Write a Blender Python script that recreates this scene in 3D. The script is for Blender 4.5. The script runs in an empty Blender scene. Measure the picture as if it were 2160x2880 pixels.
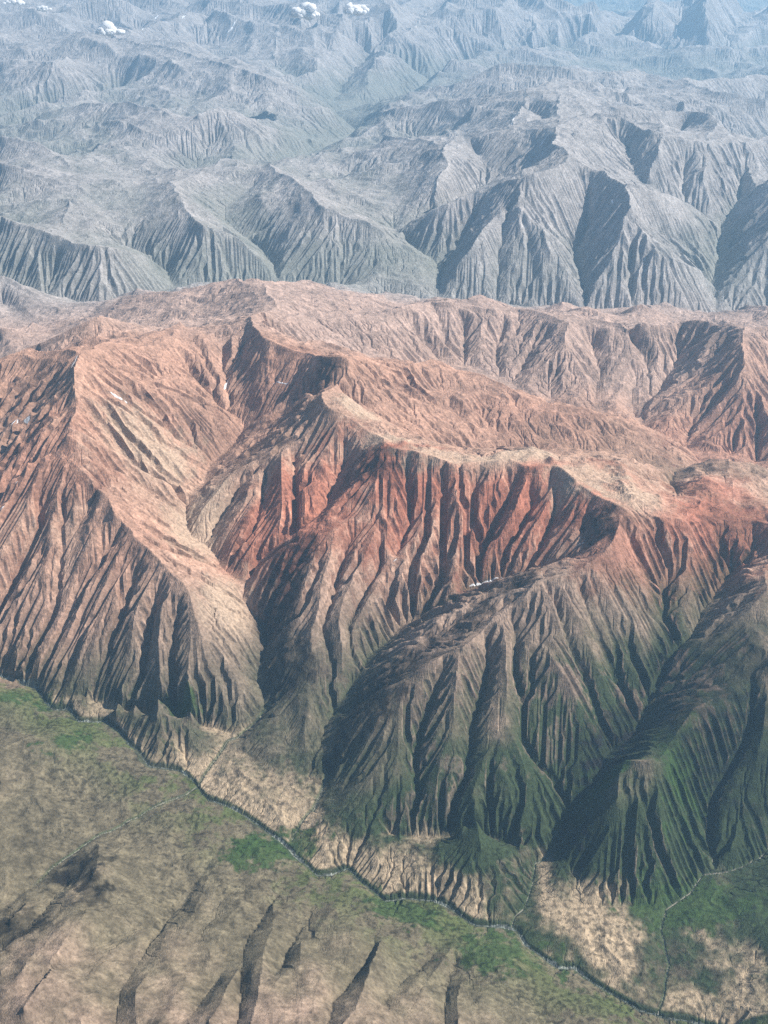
import bpy, math, random, time
import numpy as np
T0 = time.time()
def log(*a): print('[%.1fs]' % (time.time() - T0), *a, flush=True)
rng = np.random.default_rng(7)
random.seed(7)
scene = bpy.context.scene

# ------------------------------------------------------------------ camera
CAM_H = 8000.0                       # metres above the near river
PITCH = math.radians(30.0)           # looking down by 30 degrees
VFOV = math.radians(50.0)
FPX = 1440.0 / math.tan(VFOV / 2)    # focal length in photograph pixels
cd = bpy.data.cameras.new('camera')
cd.sensor_fit = 'VERTICAL'
cd.angle = VFOV
cd.clip_start = 10.0
cd.clip_end = 600000.0
cam = bpy.data.objects.new('camera', cd)
scene.collection.objects.link(cam)
cam.location = (0, 0, CAM_H)
cam.rotation_euler = (math.radians(90) - PITCH, 0, 0)
scene.camera = cam

# ------------------------------------------------------------------ sky, sun, exposure
SUN_EL, SUN_AZ = 46.0, 84.0          # azimuth clockwise from the viewing direction (+y)
w = bpy.data.worlds.new('World'); scene.world = w; w.use_nodes = True
nt = w.node_tree; nt.nodes.clear()
sky = nt.nodes.new('ShaderNodeTexSky'); sky.sky_type = 'NISHITA'; sky.sun_disc = False
sky.sun_elevation = math.radians(SUN_EL); sky.sun_rotation = math.radians(SUN_AZ)
sky.altitude = 3000
bg = nt.nodes.new('ShaderNodeBackground'); bg.inputs[1].default_value = 0.05
wo = nt.nodes.new('ShaderNodeOutputWorld')
nt.links.new(sky.outputs[0], bg.inputs[0]); nt.links.new(bg.outputs[0], wo.inputs[0])
sl = bpy.data.lights.new('sun', 'SUN'); sl.energy = 4.9; sl.angle = math.radians(0.5); sl.color = (1.0, 0.93, 0.84)
so = bpy.data.objects.new('sun', sl); scene.collection.objects.link(so)
so.rotation_euler = (math.radians(90 - SUN_EL), 0, math.radians(180 - SUN_AZ))
so.location = (0, 0, 12000)
scene.view_settings.view_transform = 'Standard'; scene.view_settings.look = 'None'
scene.view_settings.exposure = 0.97; scene.view_settings.gamma = 1.0
scene.view_settings.use_curve_mapping = False
scene.cycles.volume_bounces = 1
scene.cycles.max_bounces = 4
scene.cycles.diffuse_bounces = 2
scene.cycles.use_denoising = False

# ------------------------------------------------------------------ survey of the ridges and valleys
# each line: kind (R r crest, V g gully, v stream with an open bed, w main river, K foot line) + mountain group, then bearing x,y read off the photograph and
# the elevation in metres above the near river, which together give its place on the ground
# groups: L left range, M red massif, P right massif, N middle range, W mid left mountains, X mid right mountains, Y far mountains, Q foreground hills
SURVEY = '''
rL 228,993,2574 218,1016,2554 208,1039,2518 205,1071,2464 202,1104,2388 218,1136,2276 207,1159,2267 195,1182,2209 184,1211,2112 173,1240,2033 173,1263,1968 173,1286,1903 200,1305,1864 228,1325,1822 257,1354,1756 286,1384,1689 303,1410,1641 319,1436,1612
rL 319,1436,1612 337,1456,1527 355,1477,1484 361,1480,1487 382,1506,1447 404,1532,1391 426,1552,1372 449,1571,1325 469,1600,1268 488,1630,1205 501,1649,1176 514,1669,1123 526,1695,1079 537,1721,1028 555,1753,983 573,1786,901 579,1815,827 586,1844,745 605,1880,647 625,1916,529 634,1955,433 642,1994,323 651,2033,228
vM 690,1201,1330 671,1227,1255 651,1253,1209 628,1270,1179 605,1286,1154 589,1305,1133 573,1325,1117 566,1358,1110 540,1390,1122 531,1413,1057 521,1436,1031
vM 521,1436,1030 521,1480,977 534,1512,944 573,1532,900 599,1558,863 612,1591,829 635,1607,809 658,1623,805 697,1643,821 690,1675,749 706,1705,690 723,1734,634 737,1760,575 752,1786,516 744,1812,472 736,1838,437 726,1874,395 716,1910,355 749,1936,313 754,1958,290 758,1981,267 744,2001,244 729,2020,222 700,2046,188 671,2072,154 641,2082,151
vM 641,2082,150 627,2107,133 612,2132,119 592,2158,105 573,2184,90 557,2210,74
VL 540,1208,1447 548,1237,1374 557,1266,1309 548,1296,1266 540,1325,1226 540,1354,1179 540,1384,1123
RM 905,1104,2265 937,1074,2181 963,1052,2227 970,1029,2299 976,1006,2364 944,1009,2366 911,1011,2311 879,1002,2231 846,993,2195 824,986,2184 801,980,2184 775,969,2203 749,957,2220 723,921,2224 703,889,2185
RN 703,889,2181 740,883,2061 777,877,1968 814,871,1891 846,876,1857 879,881,1824 911,886,1791 950,886,1751 990,887,1714 1029,888,1681 1068,889,1650
RN 1067,886,1650 1093,878,1620 1119,871,1672 1149,865,1670 1180,859,1666 1210,853,1625 1243,854,1649 1275,855,1633 1308,856,1602 1347,863,1608 1386,871,1566 1428,872,1408 1471,873,1484 1500,877,1562 1529,882,1598 1565,892,1618 1601,902,1622 1633,902,1567 1666,903,1544 1705,905,1565 1744,907,1585 1783,909,1627 1822,910,1618 1861,912,1567 1892,909,1562 1922,907,1545 1952,905,1600 1988,909,1636 2024,913,1703 2060,916,1793 2096,920,1838 2128,921,1845 2160,921,1847 2199,925,1848 2238,928,1848 2278,931,1848 2317,934,1848
RM 905,1104,2274 924,1126,2273 944,1149,2242 976,1162,2194 1009,1182,2142 1025,1198,2110 1042,1214,2098 1080,1231,2143
RM 1080,1240,2143 1106,1260,2123 1135,1263,2136 1165,1266,2131 1187,1273,2136 1210,1279,2110 1243,1292,2092 1275,1305,2064 1314,1301,2063 1353,1296,2062 1392,1291,2106 1432,1286,2101 1471,1305,2089 1500,1307,2096 1529,1309,2099 1558,1312,2084 1588,1315,2106 1601,1325,2111 1617,1341,2092 1633,1358,2050 1656,1374,2054 1679,1390,2045 1705,1406,2051 1731,1423,2061 1757,1432,2023 1786,1445,1964 1816,1458,1912 1858,1454,1911 1900,1449,1911 1931,1455,1867 1961,1462,1829 1991,1468,1773 2033,1468,1753 2074,1468,1758 2115,1468,1782 2138,1471,1795 2160,1475,1814 2199,1473,1871 2238,1471,1940 2278,1470,2018 2317,1468,2099
RM 1353,1296,2049 1379,1284,1958 1405,1273,1862 1441,1259,1719 1484,1268,1614 1510,1274,1542 1536,1279,1453 1558,1284,1354 1581,1289,1241
RM 1588,1315,2098 1601,1289,1994 1640,1281,1920 1679,1273,1847 1721,1281,1781 1764,1289,1711 1796,1301,1659 1829,1312,1603 1861,1317,1536 1894,1323,1467
RM 976,1006,2360 1016,1001,2178 1048,1008,2119 1080,1016,2059
RM 1080,1012,2058 1122,1019,2027 1165,1025,1996 1187,1017,1973 1210,1009,1949 1246,1018,1917 1282,1027,1884 1318,1036,1849 1353,1045,1813 1383,1064,1772 1412,1082,1731 1441,1101,1689 1471,1120,1648 1510,1126,1611 1549,1133,1574 1588,1143,1535 1627,1153,1493 1666,1164,1448 1708,1169,1387 1751,1175,1323 1786,1192,1257 1822,1208,1186 1858,1224,1110 1894,1240,1030 1919,1259,956 1944,1277,880 1969,1296,802
vN 1152,1029,1119 1191,1029,1094 1230,1029,1062 1269,1029,1017 1308,1029,1005 1338,1041,997 1369,1053,975 1399,1065,943 1435,1076,920 1453,1100,916 1471,1124,910 1510,1138,897 1549,1152,883 1589,1158,872 1629,1164,857 1669,1170,831 1713,1181,832 1756,1192,814 1799,1203,767 1834,1217,796 1868,1231,794 1899,1247,764 1930,1263,741 1954,1284,780 1978,1304,800 2015,1312,777 2051,1319,769 2087,1326,760 2124,1334,750 2160,1341,739 2199,1344,719 2238,1346,700 2278,1349,680 2317,1351,660
vM 937,1081,2111 963,1101,2045 990,1122,1978 1016,1143,1907 1048,1162,1894 1080,1182,1859
vM 1080,1185,1850 1113,1202,1756 1145,1219,1683 1178,1236,1619 1210,1253,1558 1247,1258,1510 1283,1262,1463 1320,1267,1415 1356,1272,1368 1392,1276,1320 1427,1277,1289 1462,1278,1258 1497,1279,1227 1529,1285,1212 1562,1290,1200 1594,1296,1188 1629,1299,1170 1664,1302,1153 1698,1305,1135 1736,1307,1122 1774,1309,1109 1812,1311,1095 1850,1313,1081 1888,1315,1066 1926,1317,1048
vM 1899,1442,1867 1895,1419,1877 1890,1397,1826 1887,1358,1542 1895,1328,1215 1926,1317,1047 1949,1309,940 1972,1300,806
RP 1920,1324,1220 1956,1313,1348 1991,1302,1458 2021,1300,1527 2050,1298,1578 2056,1334,1627 2063,1371,1678 2066,1393,1712 2070,1416,1738 2092,1442,1759 2115,1468,1774
RP 2050,1298,1590 2079,1302,1589 2109,1305,1584 2134,1317,1573 2160,1328,1556 2199,1334,1538 2238,1340,1518 2278,1345,1496 2317,1351,1472
vM 1685,1512,1832 1659,1534,1744 1633,1555,1659 1593,1569,1546 1552,1582,1443 1511,1596,1346 1471,1610,1263 1438,1620,1211 1405,1630,1163 1373,1639,1120 1340,1649,1084 1308,1660,1069 1275,1671,1110 1243,1682,1049 1217,1701,968 1191,1721,893 1165,1740,823 1136,1764,759 1108,1788,708 1080,1812,662
vM 1080,1812,662 1061,1828,633 1042,1844,607 1029,1867,589 1016,1890,593 998,1918,526 981,1946,484 963,1975,461 950,1997,416 937,2020,382 924,2053,345 911,2085,311 907,2108,288 902,2131,266 908,2154,242 915,2176,214 910,2203,173 905,2229,159 893,2254,139 882,2280,117
vM 905,2217,158 892,2249,138 879,2282,115 853,2314,86 836,2340,68 819,2366,51
rM 1747,1451,1992 1736,1488,2015 1724,1525,1951 1705,1545,1895 1685,1565,1842 1653,1587,1802 1620,1610,1745 1579,1618,1735 1538,1627,1712 1497,1635,1702 1484,1658,1645 1471,1682,1581 1445,1699,1511 1419,1716,1479 1392,1734,1442 1376,1755,1382 1360,1776,1325 1334,1797,1323 1308,1818,1309 1275,1830,1253 1243,1841,1208 1208,1866,1170 1173,1891,1104 1139,1916,1011 1109,1926,954 1080,1936,897
rM 1068,2014,826 1050,2040,751 1033,2066,672 1016,2092,592 1003,2120,516 990,2148,441 976,2176,369 954,2209,281 931,2242,195
vP 1900,1565,1600 1886,1591,1539 1871,1617,1472 1870,1651,1392 1870,1686,1319 1869,1721,1282 1867,1764,1231 1866,1808,1136 1864,1851,1047 1853,1893,953 1842,1936,894 1825,1975,810 1809,2014,725 1796,2053,672 1764,2076,629 1731,2098,587 1711,2115,591 1692,2131,629 1682,2154,576 1672,2176,545 1659,2196,527 1646,2216,491 1614,2242,436
vP 1614,2246,429 1607,2282,360 1591,2318,300 1575,2353,235 1558,2379,184 1542,2405,134 1503,2425,106 1500,2454,91 1497,2484,78 1484,2516,63 1471,2549,49 1451,2568,38 1438,2607,21
RP 2115,1473,1763 2117,1504,1689 2119,1534,1623 2122,1565,1584 2134,1595,1606 2147,1625,1630 2160,1656,1648
rP 2200,1839,1460 2180,1855,1403 2160,1872,1340 2138,1907,1250 2115,1943,1159 2085,1948,1162 2054,1952,1165 2024,1956,1162 1988,1976,1144 1952,1995,1123 1935,2021,1083 1918,2047,1047 1900,2073,1007 1881,2106,977 1861,2139,968 1855,2178,883 1848,2217,797 1851,2249,722 1855,2282,643 1861,2324,542 1868,2366,443 1881,2409,347 1894,2451,257
rP 1861,2139,971 1831,2136,997 1800,2134,967 1770,2132,921 1759,2171,877 1748,2210,832 1738,2249,776 1711,2275,697 1685,2301,614 1659,2327,525 1633,2353,434 1617,2376,362 1601,2399,294
vP 2122,1995,1016 2109,2038,925 2096,2080,834 2078,2108,766 2061,2136,705 2043,2165,657 2024,2194,603 2004,2223,558 1996,2252,507 1988,2282,451 1993,2318,390 1998,2353,328 2002,2384,277 2007,2414,227 2011,2444,183
vP 2317,2256,496 2286,2279,447 2254,2303,399 2223,2326,354 2191,2349,309 2160,2373,267 2141,2396,251 2122,2418,235 2083,2436,213 2043,2454,192 2008,2459,177 1972,2464,168 1952,2490,144 1933,2516,125 1904,2539,107 1874,2562,90 1868,2588,82 1861,2614,74 1864,2640,66 1868,2666,58 1874,2689,51 1881,2711,44 1871,2750,32 1861,2790,20 1855,2822,10 1848,2855,0
RP 2160,1930,1188 2156,1974,1098 2152,2017,1016 2148,2060,928 2139,2104,837 2130,2147,748 2122,2191,659 2113,2225,590 2104,2260,531 2096,2295,474 2083,2325,426 2070,2356,381 2056,2386,335
vP 2056,1604,1373 2032,1641,1320 2008,1678,1267 1983,1716,1214 1959,1753,1162 1933,1786,1126 1907,1818,1091 1881,1851,1056
RP 2024,1506,1654 2006,1535,1597 1988,1565,1548 1970,1594,1503 1952,1623,1456 1937,1660,1401 1922,1697,1338 1907,1734,1284
RP 2160,1656,1654 2134,1682,1586 2108,1708,1518 2083,1734,1449 2052,1764,1376 2022,1795,1302 1991,1825,1230 1967,1851,1167 1943,1877,1104 1918,1903,1042 1894,1929,979
vM 1370,1799,1248 1368,1841,1161 1366,1884,1070 1360,1916,1009 1353,1949,959 1345,1981,894 1336,2014,828 1327,2046,770 1321,2079,706 1314,2111,643 1312,2146,602 1310,2181,560 1308,2216,522
VM 1305,2217,511 1301,2251,469 1298,2286,433 1295,2321,383 1295,2353,338 1295,2386,299 1295,2418,267
RM 1360,1776,1320 1378,1801,1279 1396,1825,1241 1394,1858,1187 1392,1890,1135 1384,1931,1056 1375,1973,978 1366,2014,897 1364,2046,839 1362,2079,789 1360,2111,738 1349,2155,669 1338,2198,599 1327,2242,533
RM 1334,2243,537 1337,2275,502 1340,2308,459 1347,2347,407 1353,2386,361
VM 1445,1753,1371 1448,1786,1307 1451,1818,1240 1451,1854,1172 1451,1890,1104 1461,1929,1027 1471,1968,947 1471,2001,883 1471,2033,819 1471,2066,756 1485,2102,685 1500,2137,619 1531,2167,571 1562,2196,530 1588,2219,489 1614,2242,450
RM 1412,1740,1419 1412,1777,1353 1412,1814,1282 1412,1851,1225 1414,1884,1175 1416,1916,1116 1419,1949,1051 1419,1981,987 1419,2014,927 1419,2046,870 1434,2077,819 1449,2107,768 1464,2137,711 1474,2160,665 1484,2183,620
RM 1484,2183,621 1480,2219,543 1477,2256,466 1473,2299,380 1468,2342,301 1464,2386,239
rM 1471,1682,1582 1479,1716,1497 1488,1751,1424 1497,1786,1373 1518,1810,1317 1540,1834,1297 1562,1858,1258 1581,1887,1198 1601,1916,1120 1611,1945,1051 1620,1975,982 1643,2007,893 1666,2040,828 1674,2069,767 1682,2098,707
VM 1477,1818,1287 1486,1851,1216 1494,1884,1148 1503,1916,1080 1512,1949,1015 1521,1981,949 1529,2014,883 1536,2046,816 1542,2079,748 1549,2111,680 1557,2147,606 1565,2183,534
RM 1646,1607,1756 1657,1636,1688 1668,1665,1616 1679,1695,1543 1705,1731,1442 1731,1766,1347 1751,1790,1294 1770,1814,1230 1790,1838,1165 1809,1864,1097 1829,1890,1025 1838,1926,939
VM 1692,1591,1766 1714,1621,1687 1735,1651,1617 1757,1682,1533 1783,1714,1437 1809,1747,1339 1825,1777,1261 1842,1808,1187 1858,1838,1115
RM 1757,1460,1961 1770,1493,1866 1783,1525,1775 1798,1552,1701 1813,1578,1628 1829,1604,1556 1839,1634,1482 1850,1664,1416 1861,1695,1362
VM 1633,1656,1616 1644,1688,1539 1655,1721,1461 1666,1753,1380 1685,1789,1285 1705,1825,1190 1718,1858,1112 1731,1890,1038 1751,1913,980 1770,1936,931 1790,1955,893 1809,1975,848
RM 1575,1623,1729 1588,1665,1639 1601,1708,1541 1617,1737,1469 1633,1766,1395 1650,1802,1305 1666,1838,1216 1676,1864,1154 1685,1890,1095 1705,1929,1001 1724,1968,904 1738,2004,819 1751,2040,738 1744,2064,694 1738,2089,653
VM 1536,1649,1648 1549,1684,1572 1562,1719,1498 1575,1753,1423 1588,1786,1351 1601,1818,1279 1615,1847,1213 1629,1875,1142 1643,1903,1070 1656,1942,972 1669,1981,880 1679,2024,792 1689,2066,726 1690,2095,690 1691,2124,640
RM 1523,1643,1681 1534,1673,1631 1544,1703,1576 1555,1734,1514 1568,1762,1445 1581,1790,1376 1594,1818,1309 1605,1847,1242 1616,1875,1174 1627,1903,1107
rM 1080,1233,2151 1072,1276,2105 1063,1319,2004 1055,1363,1884 1042,1389,1803 1029,1415,1723 996,1441,1636 963,1467,1564 937,1490,1517 931,1524,1430 924,1558,1358 911,1600,1254 898,1643,1160 893,1682,1084 889,1721,1009 880,1744,969 872,1766,912 874,1796,865 876,1825,802 861,1854,719 846,1884,629 833,1923,522 814,1949,439 804,1978,382 794,2007,347 803,2042,312 812,2077,279 820,2111,247 830,2154,214 840,2196,192
RM 794,2007,346 771,2012,321 750,2042,276 729,2072,235 706,2087,214 684,2102,195
vM 976,1278,1824 963,1311,1730 950,1343,1636 931,1382,1555 911,1421,1473 885,1445,1434 859,1469,1383 833,1493,1318 804,1511,1248 775,1529,1169 749,1550,1085 723,1571,1002 710,1600,914 697,1630,826
rM 937,1490,1518 902,1501,1465 866,1512,1403 833,1524,1350 801,1535,1290 778,1552,1212 755,1568,1135 739,1592,1052 723,1617,964
RM 905,1104,2270 889,1143,2151 872,1182,2034 853,1198,1971 833,1214,1907 801,1240,1809 768,1266,1711 745,1279,1643 723,1292,1574
RM 723,1294,1575 716,1335,1511 710,1376,1436 693,1408,1356 677,1441,1259 658,1467,1170 638,1493,1082 622,1513,1013 605,1533,947
RM 716,1298,1570 687,1311,1519 658,1324,1476 641,1346,1423 625,1369,1362 599,1405,1259 573,1441,1151 557,1465,1072 540,1490,992
VM 677,1343,1421 661,1376,1332 644,1408,1241 625,1444,1140 605,1480,1038 597,1512,962 589,1545,910
VM 749,1330,1516 745,1373,1444 742,1415,1364 745,1447,1313 749,1480,1263 762,1504,1223 775,1529,1166
RM 794,1265,1769 792,1300,1713 790,1335,1646 788,1369,1572 790,1400,1507 792,1430,1443 794,1460,1380
RM 866,1220,1941 866,1256,1851 866,1293,1764 866,1330,1678 864,1367,1600 861,1404,1531 859,1441,1473
VM 827,1278,1720 827,1317,1636 827,1356,1558 827,1395,1488 829,1428,1424 831,1460,1374 833,1493,1317
RM 1204,1285,2097 1204,1327,1985 1204,1369,1870 1197,1404,1773 1191,1439,1672 1184,1473,1575 1171,1504,1488 1158,1534,1399 1145,1565,1317 1113,1594,1234 1080,1623,1164
RM 1080,1623,1166 1054,1659,1087 1029,1695,1008 1009,1731,934 990,1766,869 993,1796,813 996,1825,751 1009,1848,698 1022,1871,658
VM 1145,1317,1963 1147,1353,1869 1148,1389,1767 1150,1425,1666 1152,1460,1565 1139,1495,1468 1126,1530,1376 1113,1565,1287
VM 1068,1591,1225 1050,1621,1156 1033,1651,1080 1016,1682,1007 1003,1710,959 990,1738,906 976,1766,853 983,1809,775 990,1851,692 1001,1872,647 1012,1893,599
RM 1113,1272,2107 1106,1307,2020 1100,1343,1928 1093,1379,1829 1087,1415,1726
RM 1055,1493,1531 1037,1525,1448 1020,1558,1361 1003,1591,1274 990,1625,1193 976,1660,1124 963,1695,1054 957,1725,995 950,1756,943 944,1786,885 950,1818,813 957,1851,737 963,1884,662
VM 1042,1454,1602 1020,1482,1515 998,1510,1434 976,1539,1354 963,1578,1258 950,1617,1165 937,1656,1077 929,1688,1016 920,1721,964 911,1753,902 918,1786,836 924,1818,777 931,1851,714 940,1892,637 948,1933,552 957,1975,465
VM 1243,1317,1999 1244,1353,1891 1246,1389,1796 1248,1425,1699 1249,1460,1601 1246,1495,1507 1243,1530,1413 1239,1565,1321 1241,1604,1226 1242,1643,1143 1243,1682,1056
RM 1295,1304,2024 1297,1345,1931 1299,1387,1822 1301,1428,1703 1299,1465,1598 1297,1502,1498 1295,1539,1401 1286,1575,1308 1277,1612,1231 1269,1649,1167
RM 1432,1291,2091 1419,1326,2003 1405,1361,1910 1392,1395,1812 1376,1434,1695 1360,1473,1579 1347,1512,1468 1334,1552,1359
VM 1340,1350,1894 1336,1386,1806 1331,1421,1708 1326,1457,1615 1321,1493,1525 1312,1525,1441 1304,1558,1360 1295,1591,1285 1282,1626,1201 1269,1662,1118
RM 1497,1330,2025 1479,1367,1923 1462,1404,1828 1445,1441,1721 1427,1467,1637 1410,1493,1552 1392,1519,1467 1375,1545,1387 1358,1571,1315 1340,1597,1238
VM 1458,1343,1948 1440,1378,1844 1423,1413,1746 1405,1447,1648 1388,1482,1551 1371,1517,1457 1353,1552,1365 1337,1584,1288 1321,1617,1207
VM 1497,1415,1751 1479,1447,1672 1462,1480,1583 1445,1512,1500 1425,1536,1431 1405,1560,1362 1386,1584,1294
RM 1549,1317,2071 1544,1350,1990 1540,1382,1908 1536,1415,1832 1516,1444,1746 1497,1473,1660 1484,1506,1570 1471,1539,1478
VM 1562,1395,1861 1555,1434,1763 1549,1473,1660 1534,1508,1570 1518,1543,1483 1503,1578,1399
RM 1633,1369,2032 1622,1400,1950 1612,1430,1866 1601,1460,1782 1588,1493,1692 1575,1525,1614
VM 1659,1415,1947 1650,1457,1831 1640,1499,1729 1637,1527,1683 1633,1555,1666
RL 254,986,2399 290,1006,2303 325,1025,2204 356,1041,2131 386,1056,2057 417,1071,1984 449,1088,1906 482,1106,1827 514,1123,1745 531,1152,1644 547,1182,1543 555,1211,1452 563,1240,1364
VM 521,1012,1852 542,1039,1774 564,1065,1697 586,1091,1624 599,1110,1575 612,1130,1525 638,1154,1455 664,1177,1390 690,1201,1329
RM 508,908,2126 523,937,2054 538,965,1981 553,993,1908 576,1029,1809 599,1065,1712
RL 514,1123,1751 550,1133,1667 586,1143,1583 622,1167,1487 658,1192,1388
RM 703,889,2180 697,925,2078 690,960,1980 680,993,1893 671,1025,1809 664,1065,1713 658,1104,1622
VM 625,973,1880 630,1012,1785 635,1052,1698 640,1091,1621 644,1130,1529 664,1162,1436 684,1195,1341
VM 846,1045,2029 825,1069,1939 803,1093,1840 781,1117,1740 755,1143,1624 729,1169,1507 711,1183,1420 693,1198,1341
RM 866,1117,1809 833,1133,1743 801,1149,1671 771,1172,1591 742,1195,1509 719,1208,1433 697,1221,1358
RL 215,1143,2257 245,1158,2167 276,1173,2078 306,1188,1990 339,1199,1901 371,1210,1811 404,1221,1717 443,1237,1601 482,1253,1488 508,1270,1399 534,1286,1316
VL 280,1104,2226 308,1117,2144 336,1130,2060 365,1143,1971 395,1160,1873 425,1177,1769 456,1195,1656 488,1218,1532 521,1240,1414 553,1263,1306
VL 260,1208,2030 291,1229,1942 321,1251,1837 352,1273,1730 382,1290,1632 412,1308,1543 443,1325,1454 475,1338,1354 508,1351,1251 540,1377,1134
RL 189,1221,2093 219,1242,2013 250,1264,1927 280,1286,1839 308,1299,1762 336,1312,1683 365,1325,1604 391,1344,1510 417,1364,1412 443,1384,1320 469,1403,1228 495,1423,1138 518,1442,1049
VL 182,1460,1388 184,1495,1309 187,1530,1218 189,1565,1125 184,1595,1042 180,1625,960 176,1656,878 168,1686,799 161,1716,722 153,1747,644 135,1771,575 116,1795,510 98,1818,447 72,1854,355 46,1890,265
RL 173,1286,1892 151,1318,1786 130,1350,1682 128,1387,1575 126,1424,1470 124,1460,1364 109,1493,1268 94,1525,1171 80,1558,1075 65,1591,980 42,1623,877 20,1656,776 0,1688,679 -20,1721,583 -39,1753,489
VL 78,1298,1802 65,1337,1695 52,1376,1589 39,1415,1484 17,1452,1381 -4,1489,1279 -26,1525,1178 -44,1558,1092 -62,1591,1006 -80,1623,922 -98,1656,839
RL 286,1369,1655 264,1399,1579 241,1428,1497 225,1467,1400 208,1506,1293
RL 355,1467,1467 334,1493,1397 314,1519,1321 293,1545,1249 277,1574,1174 260,1604,1093 234,1636,989 208,1669,880 195,1699,794 182,1729,709 169,1760,626 164,1789,549 159,1818,479 155,1861,393 150,1903,311
VL 312,1539,1280 302,1567,1205 291,1595,1130 280,1623,1053 269,1656,969 258,1688,885 247,1721,798 234,1753,710 221,1786,614 208,1822,515 195,1858,418 182,1897,322 169,1936,234
RL 404,1539,1374 384,1552,1308 365,1565,1259 347,1595,1185 330,1625,1112 312,1656,1031 299,1695,927 286,1734,821 273,1776,707 260,1818,594 245,1855,493 230,1892,396 215,1929,299
VL 384,1604,1157 373,1634,1085 362,1664,1008 352,1695,928 339,1732,832 325,1769,733 312,1805,633 299,1838,542 286,1871,454 273,1903,371 258,1929,306 243,1955,244 228,1981,183
RL 449,1571,1318 436,1613,1199 423,1656,1084 412,1684,1017 401,1712,951 391,1740,878 381,1783,768 371,1825,661 365,1855,584 358,1886,509 352,1916,437 339,1958,344 325,2001,247
VL 443,1669,1036 434,1708,938 425,1747,840 417,1786,742 410,1818,663 404,1851,586 399,1884,513 395,1916,444 391,1949,377 384,1979,317 378,2009,261 371,2040,210
RL 488,1630,1196 482,1660,1121 475,1690,1048 469,1721,977 464,1753,911 460,1786,842 456,1818,769 454,1851,699 451,1884,633 449,1916,569 447,1949,507 445,1981,443 443,2014,380
VL 501,1721,964 497,1753,892 493,1786,815 488,1818,741 486,1851,673 484,1884,604 482,1916,535 477,1951,465 473,1986,403 469,2020,348
RL 537,1721,1024 534,1753,955 531,1786,883 527,1818,808 525,1851,735 523,1884,667 521,1916,594 527,1949,516 534,1981,435 540,2014,355
RL -98,1039,2244 -65,1029,2244 -33,1019,2244 0,1009,2244 42,995,2277 85,980,2310 124,980,2343 163,980,2376 189,983,2468 215,986,2560
RL 78,1039,2162 39,1052,2102 0,1065,2044 -33,1094,1979 -65,1123,1918
VL 156,1065,2253 137,1099,2173 117,1134,2088 98,1169,1989 76,1199,1895 54,1229,1799 33,1260,1704 9,1290,1609 -15,1321,1516 -39,1351,1424
RL 273,889,1977 244,905,1907 215,921,1838 187,933,1780 158,945,1722 130,957,1664 98,969,1600 65,980,1537
RL 508,902,2135 482,918,2127 456,934,2126 423,947,2135 391,960,2150 352,965,2196 312,969,2248 273,973,2305 251,983,2404 228,993,2569
RN 293,873,901 322,853,997 352,833,1089 387,829,1188 423,825,1280 459,821,1365 495,817,1443 531,809,1504 566,801,1558 602,793,1607 638,785,1649 664,791,1687 690,798,1724 716,798,1754 742,798,1777 758,829,1872 775,859,1983 739,874,2062 703,889,2173
VN 273,915,1070 304,917,1143 334,919,1224 365,921,1314 395,923,1404 426,925,1506 461,907,1579 495,889,1652
RN 280,886,1972 316,894,1878 352,902,1787 386,913,1718 420,925,1652
RN -98,759,915 -65,764,884 -33,769,851 0,775,820 33,786,754 65,798,688 94,814,598 124,830,507 143,846,411 182,849,337 221,851,268 260,853,203 293,866,110
RN 0,921,1163 33,928,1095 65,934,1028 101,938,956 137,941,892
VN -65,869,379 -33,863,370 0,856,365 33,876,341 65,895,352 98,915,410 130,908,469 163,902,534 195,895,607
RN 742,798,1775 783,793,1634 825,789,1516 866,785,1416 905,791,1362 944,798,1305 980,807,1235 1016,817,1163 1048,824,1109 1080,830,1054
VN 749,915,1936 781,930,1857 814,945,1779 846,960,1703 879,971,1641 911,982,1579 944,993,1520 976,1002,1456 1009,1010,1393 1042,1019,1332
RN 1132,859,1347 1161,854,1405 1191,848,1463 1213,855,1615
RN 1275,856,1631 1298,848,1594 1321,840,1537 1360,830,1495 1383,838,1458 1405,846,1423 1432,859,1376 1458,871,1233
RN 1536,863,896 1558,857,962 1581,851,1018 1614,863,787 1646,876,556 1666,887,453 1685,899,285
RN 1718,902,656 1744,887,823 1770,873,952 1809,855,1084 1835,869,1009 1861,882,926 1890,896,825 1920,910,719
RN 2011,895,276 2043,883,423 2076,871,560 2109,859,688 2134,861,761 2160,863,831 2191,864,874 2221,865,910 2252,866,939
VN 1536,941,1386 1510,967,1264 1484,993,1156 1467,1022,1069 1451,1052,990 1435,1076,921
rN 1601,902,1624 1598,931,1542 1594,960,1451 1568,993,1320 1558,1029,1188 1549,1065,1056 1549,1094,964 1549,1123,871
RN 1594,960,1451 1607,986,1357 1620,1012,1266 1637,1045,1160 1653,1078,1057 1661,1113,952 1669,1149,859
VN 1666,973,1231 1679,1009,1135 1692,1045,1039 1685,1081,950 1679,1117,878 1674,1141,850 1669,1165,827
RN 1744,908,1578 1754,934,1467 1764,960,1361 1747,999,1226 1731,1039,1105 1718,1078,991 1705,1117,889
RN 1760,947,1340 1785,980,1247 1809,1012,1152 1825,1039,1077 1842,1065,1004 1829,1099,916 1816,1134,835 1803,1169,766
VN 1790,1065,974 1786,1097,883 1783,1130,801 1783,1156,743 1783,1182,695
vN 1913,986,1224 1900,1012,1117 1885,1039,1056 1870,1065,982 1855,1091,898 1835,1113,850 1816,1136,795 1807,1167,763 1799,1198,757
RN 1920,915,1523 1907,944,1408 1894,973,1292 1886,1003,1190 1877,1032,1090
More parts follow.
